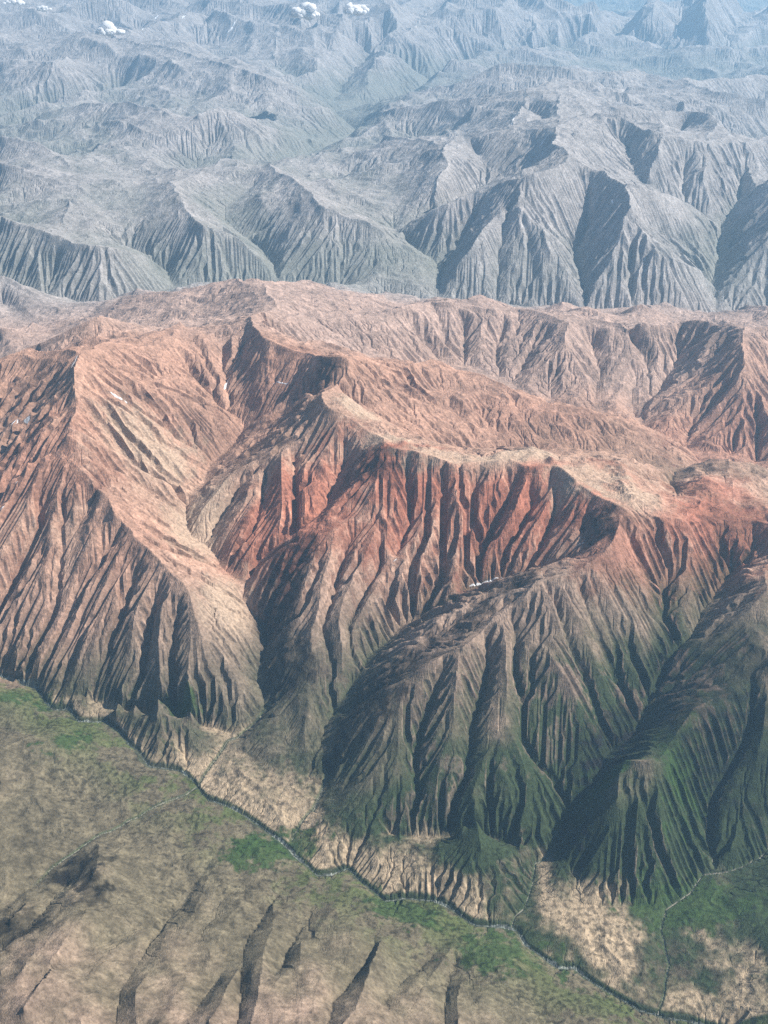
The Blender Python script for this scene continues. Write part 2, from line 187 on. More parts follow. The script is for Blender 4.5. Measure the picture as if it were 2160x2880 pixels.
RN 2043,925,1743 2026,954,1631 2009,983,1521 1991,1012,1414 1968,1036,1320 1944,1060,1229 1920,1084,1139 1881,1104,1041 1842,1123,945 1829,1152,866 1816,1182,800
rN 2096,921,1839 2092,951,1803 2089,980,1756 2096,1003,1693 2102,1025,1607 2083,1065,1489 2061,1091,1384 2039,1117,1278 2017,1143,1177 1988,1169,1054 1959,1195,927 1946,1221,841 1933,1247,774
vN 2056,1078,1345 2035,1104,1239 2013,1130,1133 1991,1156,1027 1965,1185,910 1939,1214,812 1934,1237,758 1930,1260,732
RN 2102,1025,1599 2105,1065,1479 2109,1104,1364 2104,1134,1275 2100,1164,1178 2096,1195,1076 2083,1223,967 2070,1251,857 2056,1279,747
RN 2102,1025,1595 2117,1056,1498 2132,1086,1404 2148,1117,1315 2161,1151,1221 2174,1186,1131 2187,1221,1044
VN 2128,1117,1292 2130,1151,1181 2132,1186,1067 2135,1221,956 2128,1263,815 2122,1305,676
VN 1165,928,1378 1188,956,1267 1212,984,1155 1236,1012,1046
RN 1106,882,1606 1126,921,1471 1145,960,1338 1152,990,1252 1158,1019,1171
VN 1308,928,1289 1307,960,1185 1306,993,1094 1305,1025,1003
RN 1366,876,1522 1363,912,1402 1360,947,1289 1327,973,1190 1318,999,1111 1309,1024,1032
VN 1366,980,1178 1382,1021,1054 1398,1061,941
RN 1458,876,1479 1464,918,1366 1471,960,1261 1458,999,1158 1445,1039,1050
VN 1412,928,1303 1405,960,1205 1399,993,1112 1400,1028,1022 1402,1063,938
RN 1217,856,1616 1226,886,1505 1236,915,1395 1256,944,1282 1275,973,1171
vN -65,768,354 -26,782,300 13,796,234 52,809,193 91,823,170 130,837,184 171,843,149 212,850,141 252,856,148 293,863,120 331,852,134 368,842,146 406,831,144 444,821,131 482,810,113 521,814,105 564,810,98 608,807,94 651,804,92 694,801,91 738,797,95 781,794,111 820,797,91 859,801,84 898,804,81 937,807,81 976,810,80
vN 1067,846,71 1109,849,70 1152,851,71 1194,854,79 1236,856,103 1277,856,78 1318,855,72 1358,855,83 1399,854,124 1432,858,105 1464,862,91 1497,866,120 1532,868,81 1568,871,79 1604,873,91 1640,876,155 1681,882,90 1722,889,68 1764,895,88 1804,896,63 1845,896,59 1886,897,59 1926,897,34 1965,895,21 2004,893,14 2043,891,10 2082,889,6 2121,887,3 2160,885,0 2199,884,0 2238,882,0 2278,880,0 2317,879,0
vW 1236,846,110 1236,807,248 1236,768,315 1220,729,452 1186,707,543 1153,686,621 1119,664,671
rW 768,469,1452 804,492,1517 840,514,1582 869,544,1507 898,573,1421 921,579,1408 944,586,1381 978,602,1300 1012,618,1215 1046,635,1122 1080,651,1013
rW 1080,652,1006 1106,667,841 1132,683,834 1158,698,778 1192,720,627 1226,742,451
rX 1464,501,2136 1461,537,1935 1458,573,1753 1429,590,1620 1401,608,1513 1373,625,1437 1357,651,1293 1340,677,1160 1318,706,975 1295,736,775 1286,766,602 1277,796,422 1269,827,252
RX 1464,501,2141 1422,514,1975 1379,527,1802 1337,540,1688 1295,553,1630 1266,570,1517 1236,586,1379 1206,605,1209 1175,625,1038 1145,644,897 1113,664,820
VX 1340,605,1244 1323,631,1102 1306,658,940 1288,684,786 1261,708,615 1233,732,451
VX 1399,850,134 1400,816,296 1401,782,480 1402,749,648 1405,716,849 1409,684,1042 1412,651,1224 1422,618,1420 1432,586,1580
RX 1458,605,1584 1461,644,1345 1464,684,1119 1454,726,861 1445,768,640 1445,804,421 1445,840,235
VX 1497,863,130 1497,831,284 1497,800,456 1497,768,603 1490,726,858 1484,684,1088 1477,654,1275 1471,625,1453
RX 1458,579,1745 1490,605,1585 1523,631,1421 1549,658,1311 1575,684,1132 1598,698,937 1620,713,768
RX 1529,641,1410 1529,684,1155 1539,716,979 1549,749,773 1555,788,571 1562,827,337
vX 1646,866,169 1643,830,325 1640,794,479 1632,771,579 1624,749,648 1620,710,767 1630,680,940 1640,651,1078 1643,628,1224 1646,605,1350 1650,576,1533 1653,547,1693
rX 1471,501,2151 1510,492,2227 1549,482,2255 1581,462,2319 1611,462,2283 1640,462,2262 1672,472,2203 1705,482,2182 1724,498,2129 1744,514,2098 1764,540,2022 1780,579,1877 1757,605,1727 1783,631,1558 1803,654,1439 1822,677,1337 1842,697,1231 1826,725,1061 1811,753,897 1796,781,730 1785,817,529 1773,853,340
rX 1757,605,1729 1744,648,1483 1731,690,1215 1718,719,1063 1705,749,860 1689,781,692 1672,814,473 1653,853,263
VX 1770,866,260 1774,833,400 1779,801,590 1783,768,775 1777,729,994 1770,690,1227 1767,667,1372 1764,644,1496
rX 1822,677,1339 1842,697,1235 1861,716,1132 1889,729,1034 1918,742,910 1946,755,771 1975,778,560 2004,801,342 2030,833,214 2056,866,99
vX 2011,872,93 2009,842,142 2007,812,180 2004,781,236 2013,749,331 2021,716,434 2022,674,583 2024,631,757 2040,615,829 2056,599,881 2070,570,1000 2083,540,1136 2086,501,1372
rX 1764,514,2155 1796,525,2089 1829,536,1975 1861,547,1821 1900,566,1613 1939,586,1381 1977,607,1100 2014,628,845
VX 1783,599,1744 1820,623,1476 1857,647,1283 1894,671,1082 1922,686,937 1950,701,796 1978,716,660 1998,729,491 2017,742,334
rX 2160,514,1755 2122,533,1443 2086,547,1136
rX 2219,456,2112 2213,499,1936 2206,542,1760 2200,586,1583 2186,616,1449 2173,647,1310 2160,677,1162 2138,703,988 2115,729,819 2092,755,670 2070,781,500 2050,820,315 2030,859,157
RX 1321,391,1971 1340,423,1761 1360,456,1600 1389,478,1491 1419,501,1390
RX 1080,378,1452 1122,384,1519 1165,391,1586 1197,395,1678 1230,399,1777 1262,404,1894 1288,395,1956 1314,387,1991 1358,378,2138 1401,368,2217 1445,358,2217 1484,358,2371 1523,358,2447 1545,355,2530 1568,352,2586 1565,378,2477 1562,404,2470 1588,430,2423 1611,436,2353 1581,462,2322
RX 1568,352,2591 1598,355,2556 1627,358,2501 1653,339,2570 1679,319,2634 1708,322,2657 1738,325,2660 1760,332,2617 1783,339,2587 1809,365,2462 1835,371,2479 1861,378,2424 1855,417,2285 1844,445,2095 1833,473,1904 1822,501,1719
RX 1614,371,2508 1644,386,2376 1675,401,2244 1705,417,2112 1731,441,1962 1757,464,1813 1783,488,1663
vX 1744,391,2168 1757,410,2037 1770,430,1958 1783,465,1769 1796,501,1645 1829,521,1578 1861,540,1426 1894,560,1270 1926,579,1132 1955,595,1022 1983,610,938 2011,625,823
vX 1497,391,2170 1503,417,2034 1510,443,1931 1490,467,1767 1471,492,1602 1438,499,1481 1405,507,1368 1373,514,1260 1340,531,1171 1308,547,1102 1270,566,1076 1233,586,976 1196,605,927 1158,625,818 1132,640,727 1106,654,645
VX 1184,456,1490 1169,490,1373 1154,525,1220 1139,560,1051 1126,590,921 1113,621,787 1100,651,647
RX 1256,404,1904 1256,443,1804 1256,482,1654 1239,521,1440 1223,560,1270
RX 1861,384,2416 1905,391,2337 1948,397,2273 1991,404,2194 2024,404,2156 2056,404,2110 2089,404,2079 2125,394,2099 2160,384,2107 2199,386,2110 2238,387,2111 2278,389,2112 2317,391,2112
RX 1991,404,2193 1989,434,2042 1987,464,1882 1985,495,1705 1987,525,1494 1989,556,1313 1991,586,1094 2017,622,838
RX 2089,404,2077 2092,436,1850 2096,469,1628 2109,495,1488 2122,521,1424
VX 1926,443,1948 1923,482,1697 1920,521,1491 1933,547,1336 1946,573,1198
RX 1080,312,1320 1123,304,1452 1167,295,1584 1210,286,1716 1254,282,1804 1297,278,1892 1340,273,1980 1376,268,2079 1412,262,2179 1448,256,2279 1484,251,2380 1523,236,2378 1562,221,2379 1596,224,2333 1631,226,2288 1666,228,2244
RX 1484,251,2381 1471,293,2258 1458,319,2198 1445,345,2193
RX 1562,225,2380 1575,260,2451 1573,299,2501 1572,339,2577
VX 1373,306,1989 1410,311,1986 1448,316,1991 1485,321,2009 1523,325,2049 1523,352,2164
RX 1620,254,2244 1643,273,2310 1666,293,2376 1698,296,2442 1731,299,2507 1764,303,2440 1796,306,2370 1834,307,2357 1872,309,2322 1909,310,2260 1947,311,2257 1985,312,2335 2017,339,2238 2004,365,2199 1991,391,2182
VX 1926,365,1798 1894,384,1695
RX 1764,241,2244 1796,247,2200 1829,254,2156 1861,260,2112 1894,273,2112 1926,286,2112
RX 1926,228,2061 1959,239,2133 1991,250,2133 2024,260,2104 2058,265,2076 2092,270,2045 2126,275,2013 2160,280,1980
RX 1080,306,660 1113,283,858 1145,260,1056 1188,252,1232 1232,243,1408 1275,234,1584 1308,220,1749 1340,205,1914 1373,190,2079 1405,176,2244 1443,178,2244 1480,181,2244 1518,183,2244 1555,186,2244 1578,187,2244 1601,189,2244 1640,195,2112 1679,202,1980 1714,200,1980 1748,197,1981 1783,195,1983 1820,206,1944 1857,217,1915 1894,228,1915 1934,226,2031 1975,225,1915 2016,223,1871 2056,221,1856 2091,217,1851 2125,213,1849 2160,208,1848 2199,208,1848 2238,208,1848 2278,208,1848 2317,208,1848
vY 937,316,0 973,312,0 1009,308,0 1044,304,0 1080,299,0
vY 1093,296,0 1127,279,8 1161,262,16 1196,245,25 1230,228,36 1273,217,52 1317,206,89 1360,195,183 1402,190,305 1443,185,312 1485,180,283 1527,176,280 1568,171,331 1606,173,169 1644,174,99 1682,176,77 1720,178,75 1758,180,66 1796,182,65 1835,186,71 1874,190,87 1913,194,95 1952,198,82 1991,202,94 2034,196,148 2076,190,147 2118,185,107 2160,179,100
RY 1080,124,1443 1108,108,1664 1136,93,1830 1165,78,1974 1184,52,2110 1204,26,2243 1239,13,2244 1275,0,2244
RY 1080,156,1056 1113,169,858 1145,182,660 1174,205,348 1204,228,100
RY 1360,85,1735 1383,107,1425 1405,130,1099 1425,159,716 1445,189,304
RY 1503,39,2170 1479,69,1833 1455,100,1444 1432,130,1084 1441,153,776 1451,176,458
RY 1503,39,2161 1519,65,1827 1536,91,1474 1549,120,1070 1562,150,633
RY 1275,0,2244 1319,7,2244 1362,13,2243 1405,20,2241 1438,26,2235 1471,33,2219 1503,39,2177
RY 1666,0,2244 1643,20,1914 1620,39,1584 1617,62,1386 1614,85,1188
RY 1920,13,2242 1910,49,1910 1900,85,1574 1913,127,1028 1926,169,458
RY 1770,52,1583 1751,78,1318 1731,104,1052 1718,130,781 1705,156,489
RY 2160,13,1979 2131,34,1847 2102,55,1712 2073,76,1573 2043,98,1421 2050,133,974 2056,169,558
RW 729,208,1848 764,226,1672 799,243,1496 833,260,1320 864,276,1100 894,291,880 924,306,660 948,324,445 972,343,258 996,361,100
RW 404,124,2112 434,128,2112 464,132,2112 495,137,2112 524,146,2046 553,156,1980 586,166,1980 618,176,1980 655,187,1936 692,197,1892 729,208,1848
vW 749,465,536 781,457,480 814,449,374 846,438,298 879,427,247 911,417,190 942,403,127 972,388,81 1003,374,41 970,346,21 937,317,0
RW 638,306,1842 666,330,1656 694,354,1471 723,378,1261 737,413,955 752,449,650
RW 553,319,1821 596,312,1837 638,306,1843 674,321,1655 710,335,1454 745,350,1254 781,365,1053 814,374,883 846,384,704 879,394,518 911,404,317
RW 150,173,1939 182,184,1757 215,195,1575 247,212,1317 280,228,1055 309,247,792 339,267,496
RW 150,173,1939 137,207,1570 124,241,1204 101,277,854 78,312,493
VW 65,325,358 98,312,459 130,299,559 163,286,678 207,282,666 251,278,612 295,274,573 339,270,572 365,241,901
RW 98,332,924 130,320,1056 163,308,1188 195,296,1320 238,294,1419 280,291,1518 322,289,1617 365,286,1716 395,293,1716 425,299,1715 456,306,1714 478,325,1643 501,345,1564 527,365,1461 553,384,1300 576,391,1181 599,397,1100
vW 544,485,545 553,449,736 570,430,884 586,410,1001
RW 365,345,1584 395,358,1496 425,371,1408 456,384,1321 484,406,1124 512,427,931 540,449,746
rW 0,378,1716 33,387,1650 65,397,1584 98,407,1518 130,417,1452 163,438,1364 195,460,1276 228,482,1188 269,487,1155 309,492,1122 350,496,1089 391,501,1056 421,506,1188 451,510,1320 482,514,1451 495,553,1448 521,579,1377 547,605,1296 573,631,1228 596,637,1145 623,647,1072 651,658,980 671,669,929 690,680,860 713,703,701 736,726,530 754,750,375 771,775,205
RW 482,514,1451 521,501,1386 560,488,1320 589,469,1254 618,449,1188 651,451,1144 684,454,1100 716,456,1056 742,462,1254 768,469,1452
vW 780,786,113 774,761,172 768,736,243 746,713,331 724,691,429 702,669,529 676,652,615 651,635,695 625,618,766 631,586,858 660,564,924 688,542,990 716,521,1056
RW 840,514,1582 827,557,1352 814,599,1121 781,618,966 749,638,810 716,658,657
RW 898,573,1416 882,605,1215 866,638,1025 850,671,838 833,703,648 810,736,436 788,768,226
RW 596,638,1143 578,664,976 560,690,795 547,718,632 534,746,450 521,775,284
vW 485,804,113 478,780,180 472,755,266 438,736,388 405,716,428 371,697,507 332,684,664 348,658,793 365,631,924 384,605,1012 404,579,1100 423,553,1188
RW 495,553,1448 482,586,1291 469,618,1125 456,651,943 436,687,717 417,723,507
RW 299,693,1108 332,699,1027 365,704,940 394,718,765 423,732,527 449,755,359 475,778,188
RW 0,456,1584 33,465,1518 65,475,1452 98,485,1386 130,495,1320 173,508,1254 215,521,1188 245,545,1100 276,569,1012 306,592,924
RW 195,560,1254 186,592,1155 176,625,1056
RW 0,605,1419 33,618,1355 65,631,1276 103,644,1244 140,658,1205 177,671,1119 215,684,1123 257,688,1136 299,693,1108 293,723,929 286,752,777 280,781,597 278,814,424 277,846,232
VW 137,830,187 143,806,310 150,781,457 156,755,589 163,729,746
RW 0,173,1715 33,171,1714 65,169,1711 107,171,1834 150,173,1939
RY 228,91,2112 260,93,2156 293,95,2200 325,98,2244 365,111,2178 404,124,2112
RY 417,33,2183 459,36,2221 501,39,2235 544,42,2238 586,46,2231 573,78,1911 579,104,1584 586,130,1245
RY 586,46,2233 629,52,2152 673,59,2067 716,65,1980 759,69,2024 803,74,2068 846,78,2112 872,75,2112 898,72,2113 921,88,1916 944,104,1723 976,124,1384 1009,143,1071 1042,163,820
RY 781,72,2112 777,102,1848 773,132,1584 768,163,1320 790,189,1056 812,215,792 833,241,496
RY 1080,117,1420 1054,142,1141 1028,166,846 1002,190,771 976,215,641 957,251,376 937,286,152
wQ -98,1878,120 -65,1887,120 -33,1895,120 0,1904,120 36,1914,117 72,1924,115 107,1933,112 133,1966,110 156,1989,107 195,1992,105 225,2025,102 260,2029,99 293,2025,97 325,2051,94 340,2069,92 355,2086,91 373,2103,89 391,2119,88 410,2152,85 433,2155,83 456,2158,82 478,2163,80 501,2168,78 521,2182,77 540,2197,75 560,2213,73 586,2246,70 625,2259,67 651,2272,65 677,2285,63 703,2300,60 729,2314,58 755,2334,56 781,2353,53 814,2379,50 833,2401,48 853,2422,47 872,2440,45 892,2458,43 915,2459,42 937,2461,41 960,2454,39 983,2448,38 999,2466,36 1016,2484,35 1048,2506,32 1080,2529,30
wQ 1080,2532,30 1113,2526,29 1145,2519,29 1184,2523,28 1223,2526,27 1249,2541,26 1275,2555,25 1305,2576,25 1334,2597,24 1370,2604,23 1405,2610,22 1428,2615,22 1451,2620,21 1464,2640,21 1477,2659,20 1503,2674,19 1529,2689,17 1552,2703,16 1575,2718,15 1601,2720,13 1627,2721,12 1646,2737,11 1666,2754,10 1698,2778,8 1731,2803,6 1764,2822,4 1796,2842,3 1822,2850,1 1848,2858,0 1884,2863,-3 1920,2868,-7 1954,2877,-10 1988,2887,-13 2022,2897,-17 2056,2907,-20
gQ 325,2880,758 329,2838,690 332,2796,623 354,2763,569 375,2731,514 397,2698,460 417,2664,388 436,2629,316 456,2594,244 479,2567,221 503,2540,196 526,2512,177 549,2485,156 573,2458,136 590,2431,129 608,2405,119 625,2379,109 658,2360,95 690,2340,80 723,2321,60
rQ 423,2842,787 436,2803,718 449,2763,650 464,2731,602 478,2698,555 493,2666,508 508,2633,461 524,2600,400 540,2567,340 557,2533,280 573,2500,223 592,2462,187 612,2425,155
rQ 384,2880,840 386,2845,810 388,2811,782 391,2776,746 404,2757,691 417,2737,637
gQ 664,2880,788 671,2841,696 677,2803,619 679,2768,545 681,2733,517 684,2698,430 690,2666,379 697,2633,339 718,2597,275 740,2562,211 762,2526,149 797,2501,124 833,2477,98 843,2451,76 853,2425,48
rQ 703,2880,899 712,2845,845 720,2811,803 729,2776,729 736,2733,650 742,2690,583 749,2646,504 755,2612,407 761,2577,312 767,2542,222
gQ 534,2880,807 551,2852,741 569,2824,678 586,2796,611 609,2767,540 633,2737,509 657,2708,466 680,2679,417
rQ 586,2868,893 599,2837,835 612,2807,777 625,2776,721 651,2750,638 677,2724,552
gQ 924,2880,787 928,2848,687 931,2816,597 957,2790,537 983,2763,483 1009,2737,424 1035,2711,376 1049,2677,324 1063,2642,271 1077,2607,217
VQ 1093,2568,145 1106,2547,85 1119,2526,30
rQ 963,2880,895 981,2841,806 998,2802,714 1016,2763,624 1035,2724,532 1055,2685,444 1074,2646,346
vQ -65,2601,406 -33,2578,386 0,2555,366 33,2531,343 65,2507,321 98,2484,298 124,2460,276 150,2436,252 176,2412,227 208,2391,198 241,2371,182 273,2350,162 312,2332,146 352,2313,133 391,2295,120 417,2280,112 443,2264,103 469,2249,95 498,2236,87 527,2223,79 557,2210,73
rQ 277,2373,339 273,2412,406 270,2451,474 249,2479,488 228,2506,501 206,2531,542 184,2556,582 163,2581,622 130,2609,654 98,2638,686 65,2666,717 43,2690,740 22,2714,762 0,2737,784
gQ 78,2620,566 107,2591,497 137,2562,437 154,2536,385 171,2510,335 189,2484,285
gQ 0,2646,571 20,2614,521 39,2581,495 56,2555,447 74,2529,384 91,2503,331
rQ 20,2575,590 49,2552,541 78,2529,501
RQ 325,2451,446 304,2484,487 282,2516,533 260,2549,581 239,2581,633 217,2614,687 195,2646,730 174,2679,766 152,2711,806 130,2744,849 108,2776,879 87,2809,926 65,2842,975
VQ 78,2809,865 108,2776,805 139,2744,764 169,2711,718 208,2690,669 247,2668,605 286,2646,536 319,2635,485 352,2624,436 384,2612,388 417,2601,342
RQ 521,2711,533 537,2679,478 553,2646,424 570,2614,371 586,2581,320 609,2552,275 631,2523,232 654,2493,191 677,2464,153
RQ 846,2646,487 835,2690,572 825,2733,635 814,2776,704 803,2811,766 792,2845,833 781,2880,904
VQ 768,2744,566 783,2711,480 799,2679,408 814,2646,341 838,2614,278 863,2581,220 887,2549,167 911,2516,118
RQ 937,2614,353 928,2652,418 918,2690,488 908,2728,562 898,2766,636 889,2804,714 879,2842,801
RQ 0,2047,265 33,2045,241 65,2043,218 98,2041,197
RQ 0,2191,418 43,2199,368 87,2208,318 130,2217,269 174,2227,218 217,2238,169 260,2249,120
VQ 0,2295,381 33,2309,350 65,2324,320 98,2339,290 130,2353,262 163,2371,229 195,2389,197
gQ 1249,2880,470 1253,2845,365 1256,2811,286 1259,2776,216 1270,2741,149 1282,2705,100
rQ 1288,2880,574 1292,2841,486 1295,2802,393 1298,2763,306
gQ 1080,2829,485 1102,2805,429 1123,2781,371 1145,2757,313 1173,2729,249 1202,2701,169 1230,2672,129 1251,2651,109 1273,2629,85 1295,2607,59
RQ 1145,2880,583 1160,2845,517 1175,2811,453 1191,2776,392 1210,2749,333 1230,2721,272 1249,2693,217 1269,2666,184
RQ 1536,2880,329 1529,2841,259 1523,2803,194 1542,2776,142 1562,2750,96
KL 215,1949,241 252,1965,180 289,1981,155 325,1997,144 361,2003,141 397,2009,140 433,2015,140 469,2020,140 508,2029,140 547,2038,140 586,2046,140 618,2054,143 651,2063,145
KM 677,2111,160 713,2137,170 749,2163,180 777,2181,173 805,2198,167 833,2216,160 856,2203,169 879,2190,178
KM 1100,2347,150 1142,2350,160 1184,2353,170 1215,2353,173 1245,2353,177 1275,2353,180 1308,2353,180 1340,2353,180 1373,2353,180 1405,2364,177 1438,2375,173 1471,2386,170
KP 1607,2425,232 1622,2466,167 1638,2507,134 1653,2549,114 1692,2549,106 1731,2549,100 1764,2549,100 1796,2549,100 1829,2549,100
RM 1295,1825,1274 1288,1866,1190 1282,1907,1112 1275,1949,1024 1273,1981,953 1271,2014,885 1269,2046,819 1260,2079,756 1251,2111,696 1243,2144,636 1236,2176,579 1230,2209,519 1223,2242,453
VM 1249,1858,1161 1236,1894,1085 1223,1931,1007 1210,1968,924 1199,1994,862 1187,2020,799 1182,2051,732 1177,2081,664 1171,2111,598 1168,2144,530 1165,2176,464
VM 1165,2178,461 1174,2210,430 1184,2243,403 1158,2269,347 1132,2295,290 1131,2325,249 1130,2356,212 1129,2386,178 1129,2428,136 1129,2471,99 1129,2513,66
RM 1139,1916,1010 1132,1949,943 1126,1981,880 1119,2014,820 1117,2046,760 1115,2079,699 1113,2111,640 1106,2146,572 1100,2181,503 1093,2216,438
RY -130,91,2112 -87,93,2112 -43,95,2112 0,98,2112 33,89,2156 65,80,2200 98,72,2244 130,78,2200 163,85,2156 195,91,2112
RY -130,46,2244 -87,43,2244 -43,41,2244 0,39,2244 43,37,2200 87,35,2156 130,33,2112 174,30,2156 217,28,2200 260,26,2245 299,28,2214 339,29,2186 378,31,2167 417,33,2173
RY -195,10,2376 -156,9,2350 -117,8,2323 -78,8,2297 -39,7,2270 0,7,2244 39,5,2270 78,4,2297 117,3,2323 156,1,2350 195,0,2376 240,1,2350 284,3,2323 328,4,2297 372,5,2270 417,7,2244 456,6,2266 495,5,2288 534,5,2310 573,4,2332 612,4,2354 651,3,2376 694,4,2354 738,4,2332 781,5,2310 825,5,2288 868,6,2266 911,7,2244 954,8,2277 996,10,2310 1038,11,2343 1080,13,2376
'''
def unproject(sx, sy, z):
    u = (sx - 1080) / FPX; v = (sy - 1440) / FPX
    dy = math.cos(PITCH) - v * math.sin(PITCH); dz = -math.sin(PITCH) - v * math.cos(PITCH)
    t = (z - CAM_H) / dz
    return u * t, dy * t
GROUPS = 'LMPNWXYQ'
lines = []; beds = []
for ln in SURVEY.strip().splitlines():
    f = ln.split()
    P = np.array([[float(v) for v in q.split(',')] for q in f[1:]])
    X, Y = unproject(P[:, 0], P[:, 1], P[:, 2])
    k0 = f[0][0]; beds.append(k0 if k0 in 'vw' else '')
    lines.append((k0.upper().replace('W', 'V').replace('G', 'V'), GROUPS.index(f[0][1]), np.stack([X, Y, P[:, 2]], 1)))

# ------------------------------------------------------------------ log-polar survey grid (square cells that grow with distance)
YC = CAM_H * math.tan(PITCH)
RMIN, RMAX, HALF = YC + 3300.0, 128000.0, math.radians(27)
NT = 1537
DT = 2 * HALF / (NT - 1)
NR = int(math.log(RMAX / RMIN) / DT / 32) * 32 + 1   # lengths that halve cleanly
log('grid', NR, NT, NR * NT)
def to_grid(x, y, s=1):
    r = np.hypot(x, y + YC); th = np.arctan2(x, y + YC)
    return np.log(r / RMIN) / DT / s, (th + HALF) / DT / s
def grid_xy(s=1):
    nr, nt_ = (NR - 1) // s + 1, (NT - 1) // s + 1
    r = RMIN * np.exp(np.arange(nr) * DT * s)[:, None]; th = (np.arange(nt_) * DT * s - HALF)[None, :]
    return (r * np.sin(th)).astype(np.float32), (r * np.cos(th) - YC).astype(np.float32), (r * DT * s).astype(np.float32)

def _grad(ix, iy, seed):
    h = (ix.astype(np.int64) * 374761393 + iy.astype(np.int64) * 668265263 + seed * 1442695041) & 0xffffffff
    h = ((h ^ (h >> 13)) * 1274126177) & 0xffffffff
    h = (h ^ (h >> 16)) & 1023
    a = h * (2 * math.pi / 1024)
    return a.astype(np.float32)
def perlin(x, y, seed=0):
    ix = np.floor(x); iy = np.floor(y); fx = (x - ix).astype(np.float32); fy = (y - iy).astype(np.float32)
    u = fx * fx * fx * (fx * (fx * 6 - 15) + 10); v = fy * fy * fy * (fy * (fy * 6 - 15) + 10)
    out = 0
    for dx in (0, 1):
        for dy in (0, 1):
            a = _grad(ix + dx, iy + dy, seed)
            d = np.cos(a) * (fx - dx) + np.sin(a) * (fy - dy)
            out = out + d * (u if dx else 1 - u) * (v if dy else 1 - v)
    return out * 1.5
def fbm(x, y, scale, octv=4, seed=0, gain=.5, ridged=False):
    a, s, o = 1.0, scale, 0
    for k in range(octv):
        n = perlin(x / s, y / s, seed + k * 17)
        if ridged: n = 1 - 2 * np.abs(n)
        o = o + a * n; a *= gain; s *= .5
    return o

# resample lines with a natural wander
def dense(P, step, rough, zr, seed):
    out = []
    cum = np.r_[0, np.cumsum(np.hypot(*np.diff(P[:, :2], axis=0).T))]
    L = cum[-1]; n = max(2, int(L / step)); s = np.linspace(0, L, n)
    X, Y, Z = (np.interp(s, cum, P[:, i]) for i in range(3))
    if rough:
        env = np.minimum(1, np.minimum(s, L - s) / (rough * 4) + 0.02)
        o1 = 0; o2 = 0; o3 = 0
        for k, sc in enumerate((900, 420, 200, 90)):
            g = sc / 900
            o1 = o1 + g * perlin(s / sc, s * 0 + seed * 3.7 + .5, 5)
            o2 = o2 + g * perlin(s / sc, s * 0 + seed * 5.1 + .5, 9)
            o3 = o3 + g * perlin(s / sc, s * 0 + seed * 7.3 + .5, 11)
        X = X + o1 * rough * env; Y = Y + o2 * rough * env; Z = Z + o3 * zr * env
    return X, Y, Z
def rasterize(s, grow):
    nr, nt_ = (NR - 1) // s + 1, (NT - 1) // s + 1
    S = np.zeros(nr * nt_); W = np.zeros(nr * nt_); kind = np.zeros(nr * nt_, np.int8); grp = np.full(nr * nt_, -1, np.int8)
    for n, (k, g, P) in enumerate(lines):
        dist = np.hypot(P[:, 0].mean(), P[:, 1].mean() + YC)
        X, Y, Z = dense(P, dist * DT * s * .5, {'R': 75, 'V': 55, 'K': 0}[k] * min(1.5, dist / 16000) , {'R': 38, 'V': 0, 'K': 0}[k] * min(2., dist / 16000), n + 1)
        a, b = to_grid(X, Y, s); a = np.rint(a).astype(int); b = np.rint(b).astype(int)
        ok = (a >= 0) & (a < nr) & (b >= 0) & (b < nt_)
        q = (a * nt_ + b)[ok]; z = Z[ok]
        wt = {'R': 1.0, 'V': 1.0, 'K': .3}[k]
        np.add.at(S, q, z * wt); np.add.at(W, q, wt)
        kind[q] = {'R': 1, 'V': 2, 'K': 3}[k]; grp[q] = np.where(grp[q] < 0, g, grp[q]) if k != 'R' else g
    val = np.where(W > 0, S / np.maximum(W, 1e-9), 0).reshape(nr, nt_)
    return val, (W > 0).reshape(nr, nt_), kind.reshape(nr, nt_), grp.reshape(nr, nt_)
def line_xy(n, step):
    k, g, P = lines[n]
    dist = np.hypot(P[:, 0].mean(), P[:, 1].mean() + YC)
    return dense(P, step, 55 * min(1.5, dist / 16000) if k == 'V' else 0, 0, n + 1)
def bed_mask(s, which, grow):
    nr, nt_ = (NR - 1) // s + 1, (NT - 1) // s + 1
    m = np.zeros((nr, nt_), bool)
    for n, b in enumerate(beds):
        if b != which: continue
        dist = np.hypot(lines[n][2][:, 0].mean(), lines[n][2][:, 1].mean() + YC)
        X, Y, _ = line_xy(n, dist * DT * s * .5)
        a, c = to_grid(X, Y, s); a = np.rint(a).astype(int); c = np.rint(c).astype(int)
        for da in range(-grow, grow + 1):
            for dc in range(-grow, grow + 1):
                ok = (a + da >= 0) & (a + da < nr) & (c + dc >= 0) & (c + dc < nt_)
                m[(a + da)[ok], (c + dc)[ok]] = True
    return m
def upsample(a, shape):
    # cell-centred on shared nodes: shape = 2n-1
    n, m = a.shape; o = np.empty((2 * n - 1, 2 * m - 1), a.dtype)
    o[::2, ::2] = a; o[1::2, ::2] = (a[:-1] + a[1:]) / 2; o[:, 1::2] = (o[:, :-2:2] + o[:, 2::2]) / 2
    return o[:shape[0], :shape[1]]
def upn(a, shape):
    n, m = a.shape
    return a.repeat(2, 0).repeat(2, 1)[:shape[0], :shape[1]]
def front_y(x):
    px, py = [], []
    for n, b in enumerate(beds):
        if b == 'w': px += list(lines[n][2][:, 0]); py += list(lines[n][2][:, 1])
    o = np.argsort(px)
    return np.interp(x, np.array(px)[o], np.array(py)[o])
SAG = 5.5e-4                               # how much slopes hollow out between crests, per metre
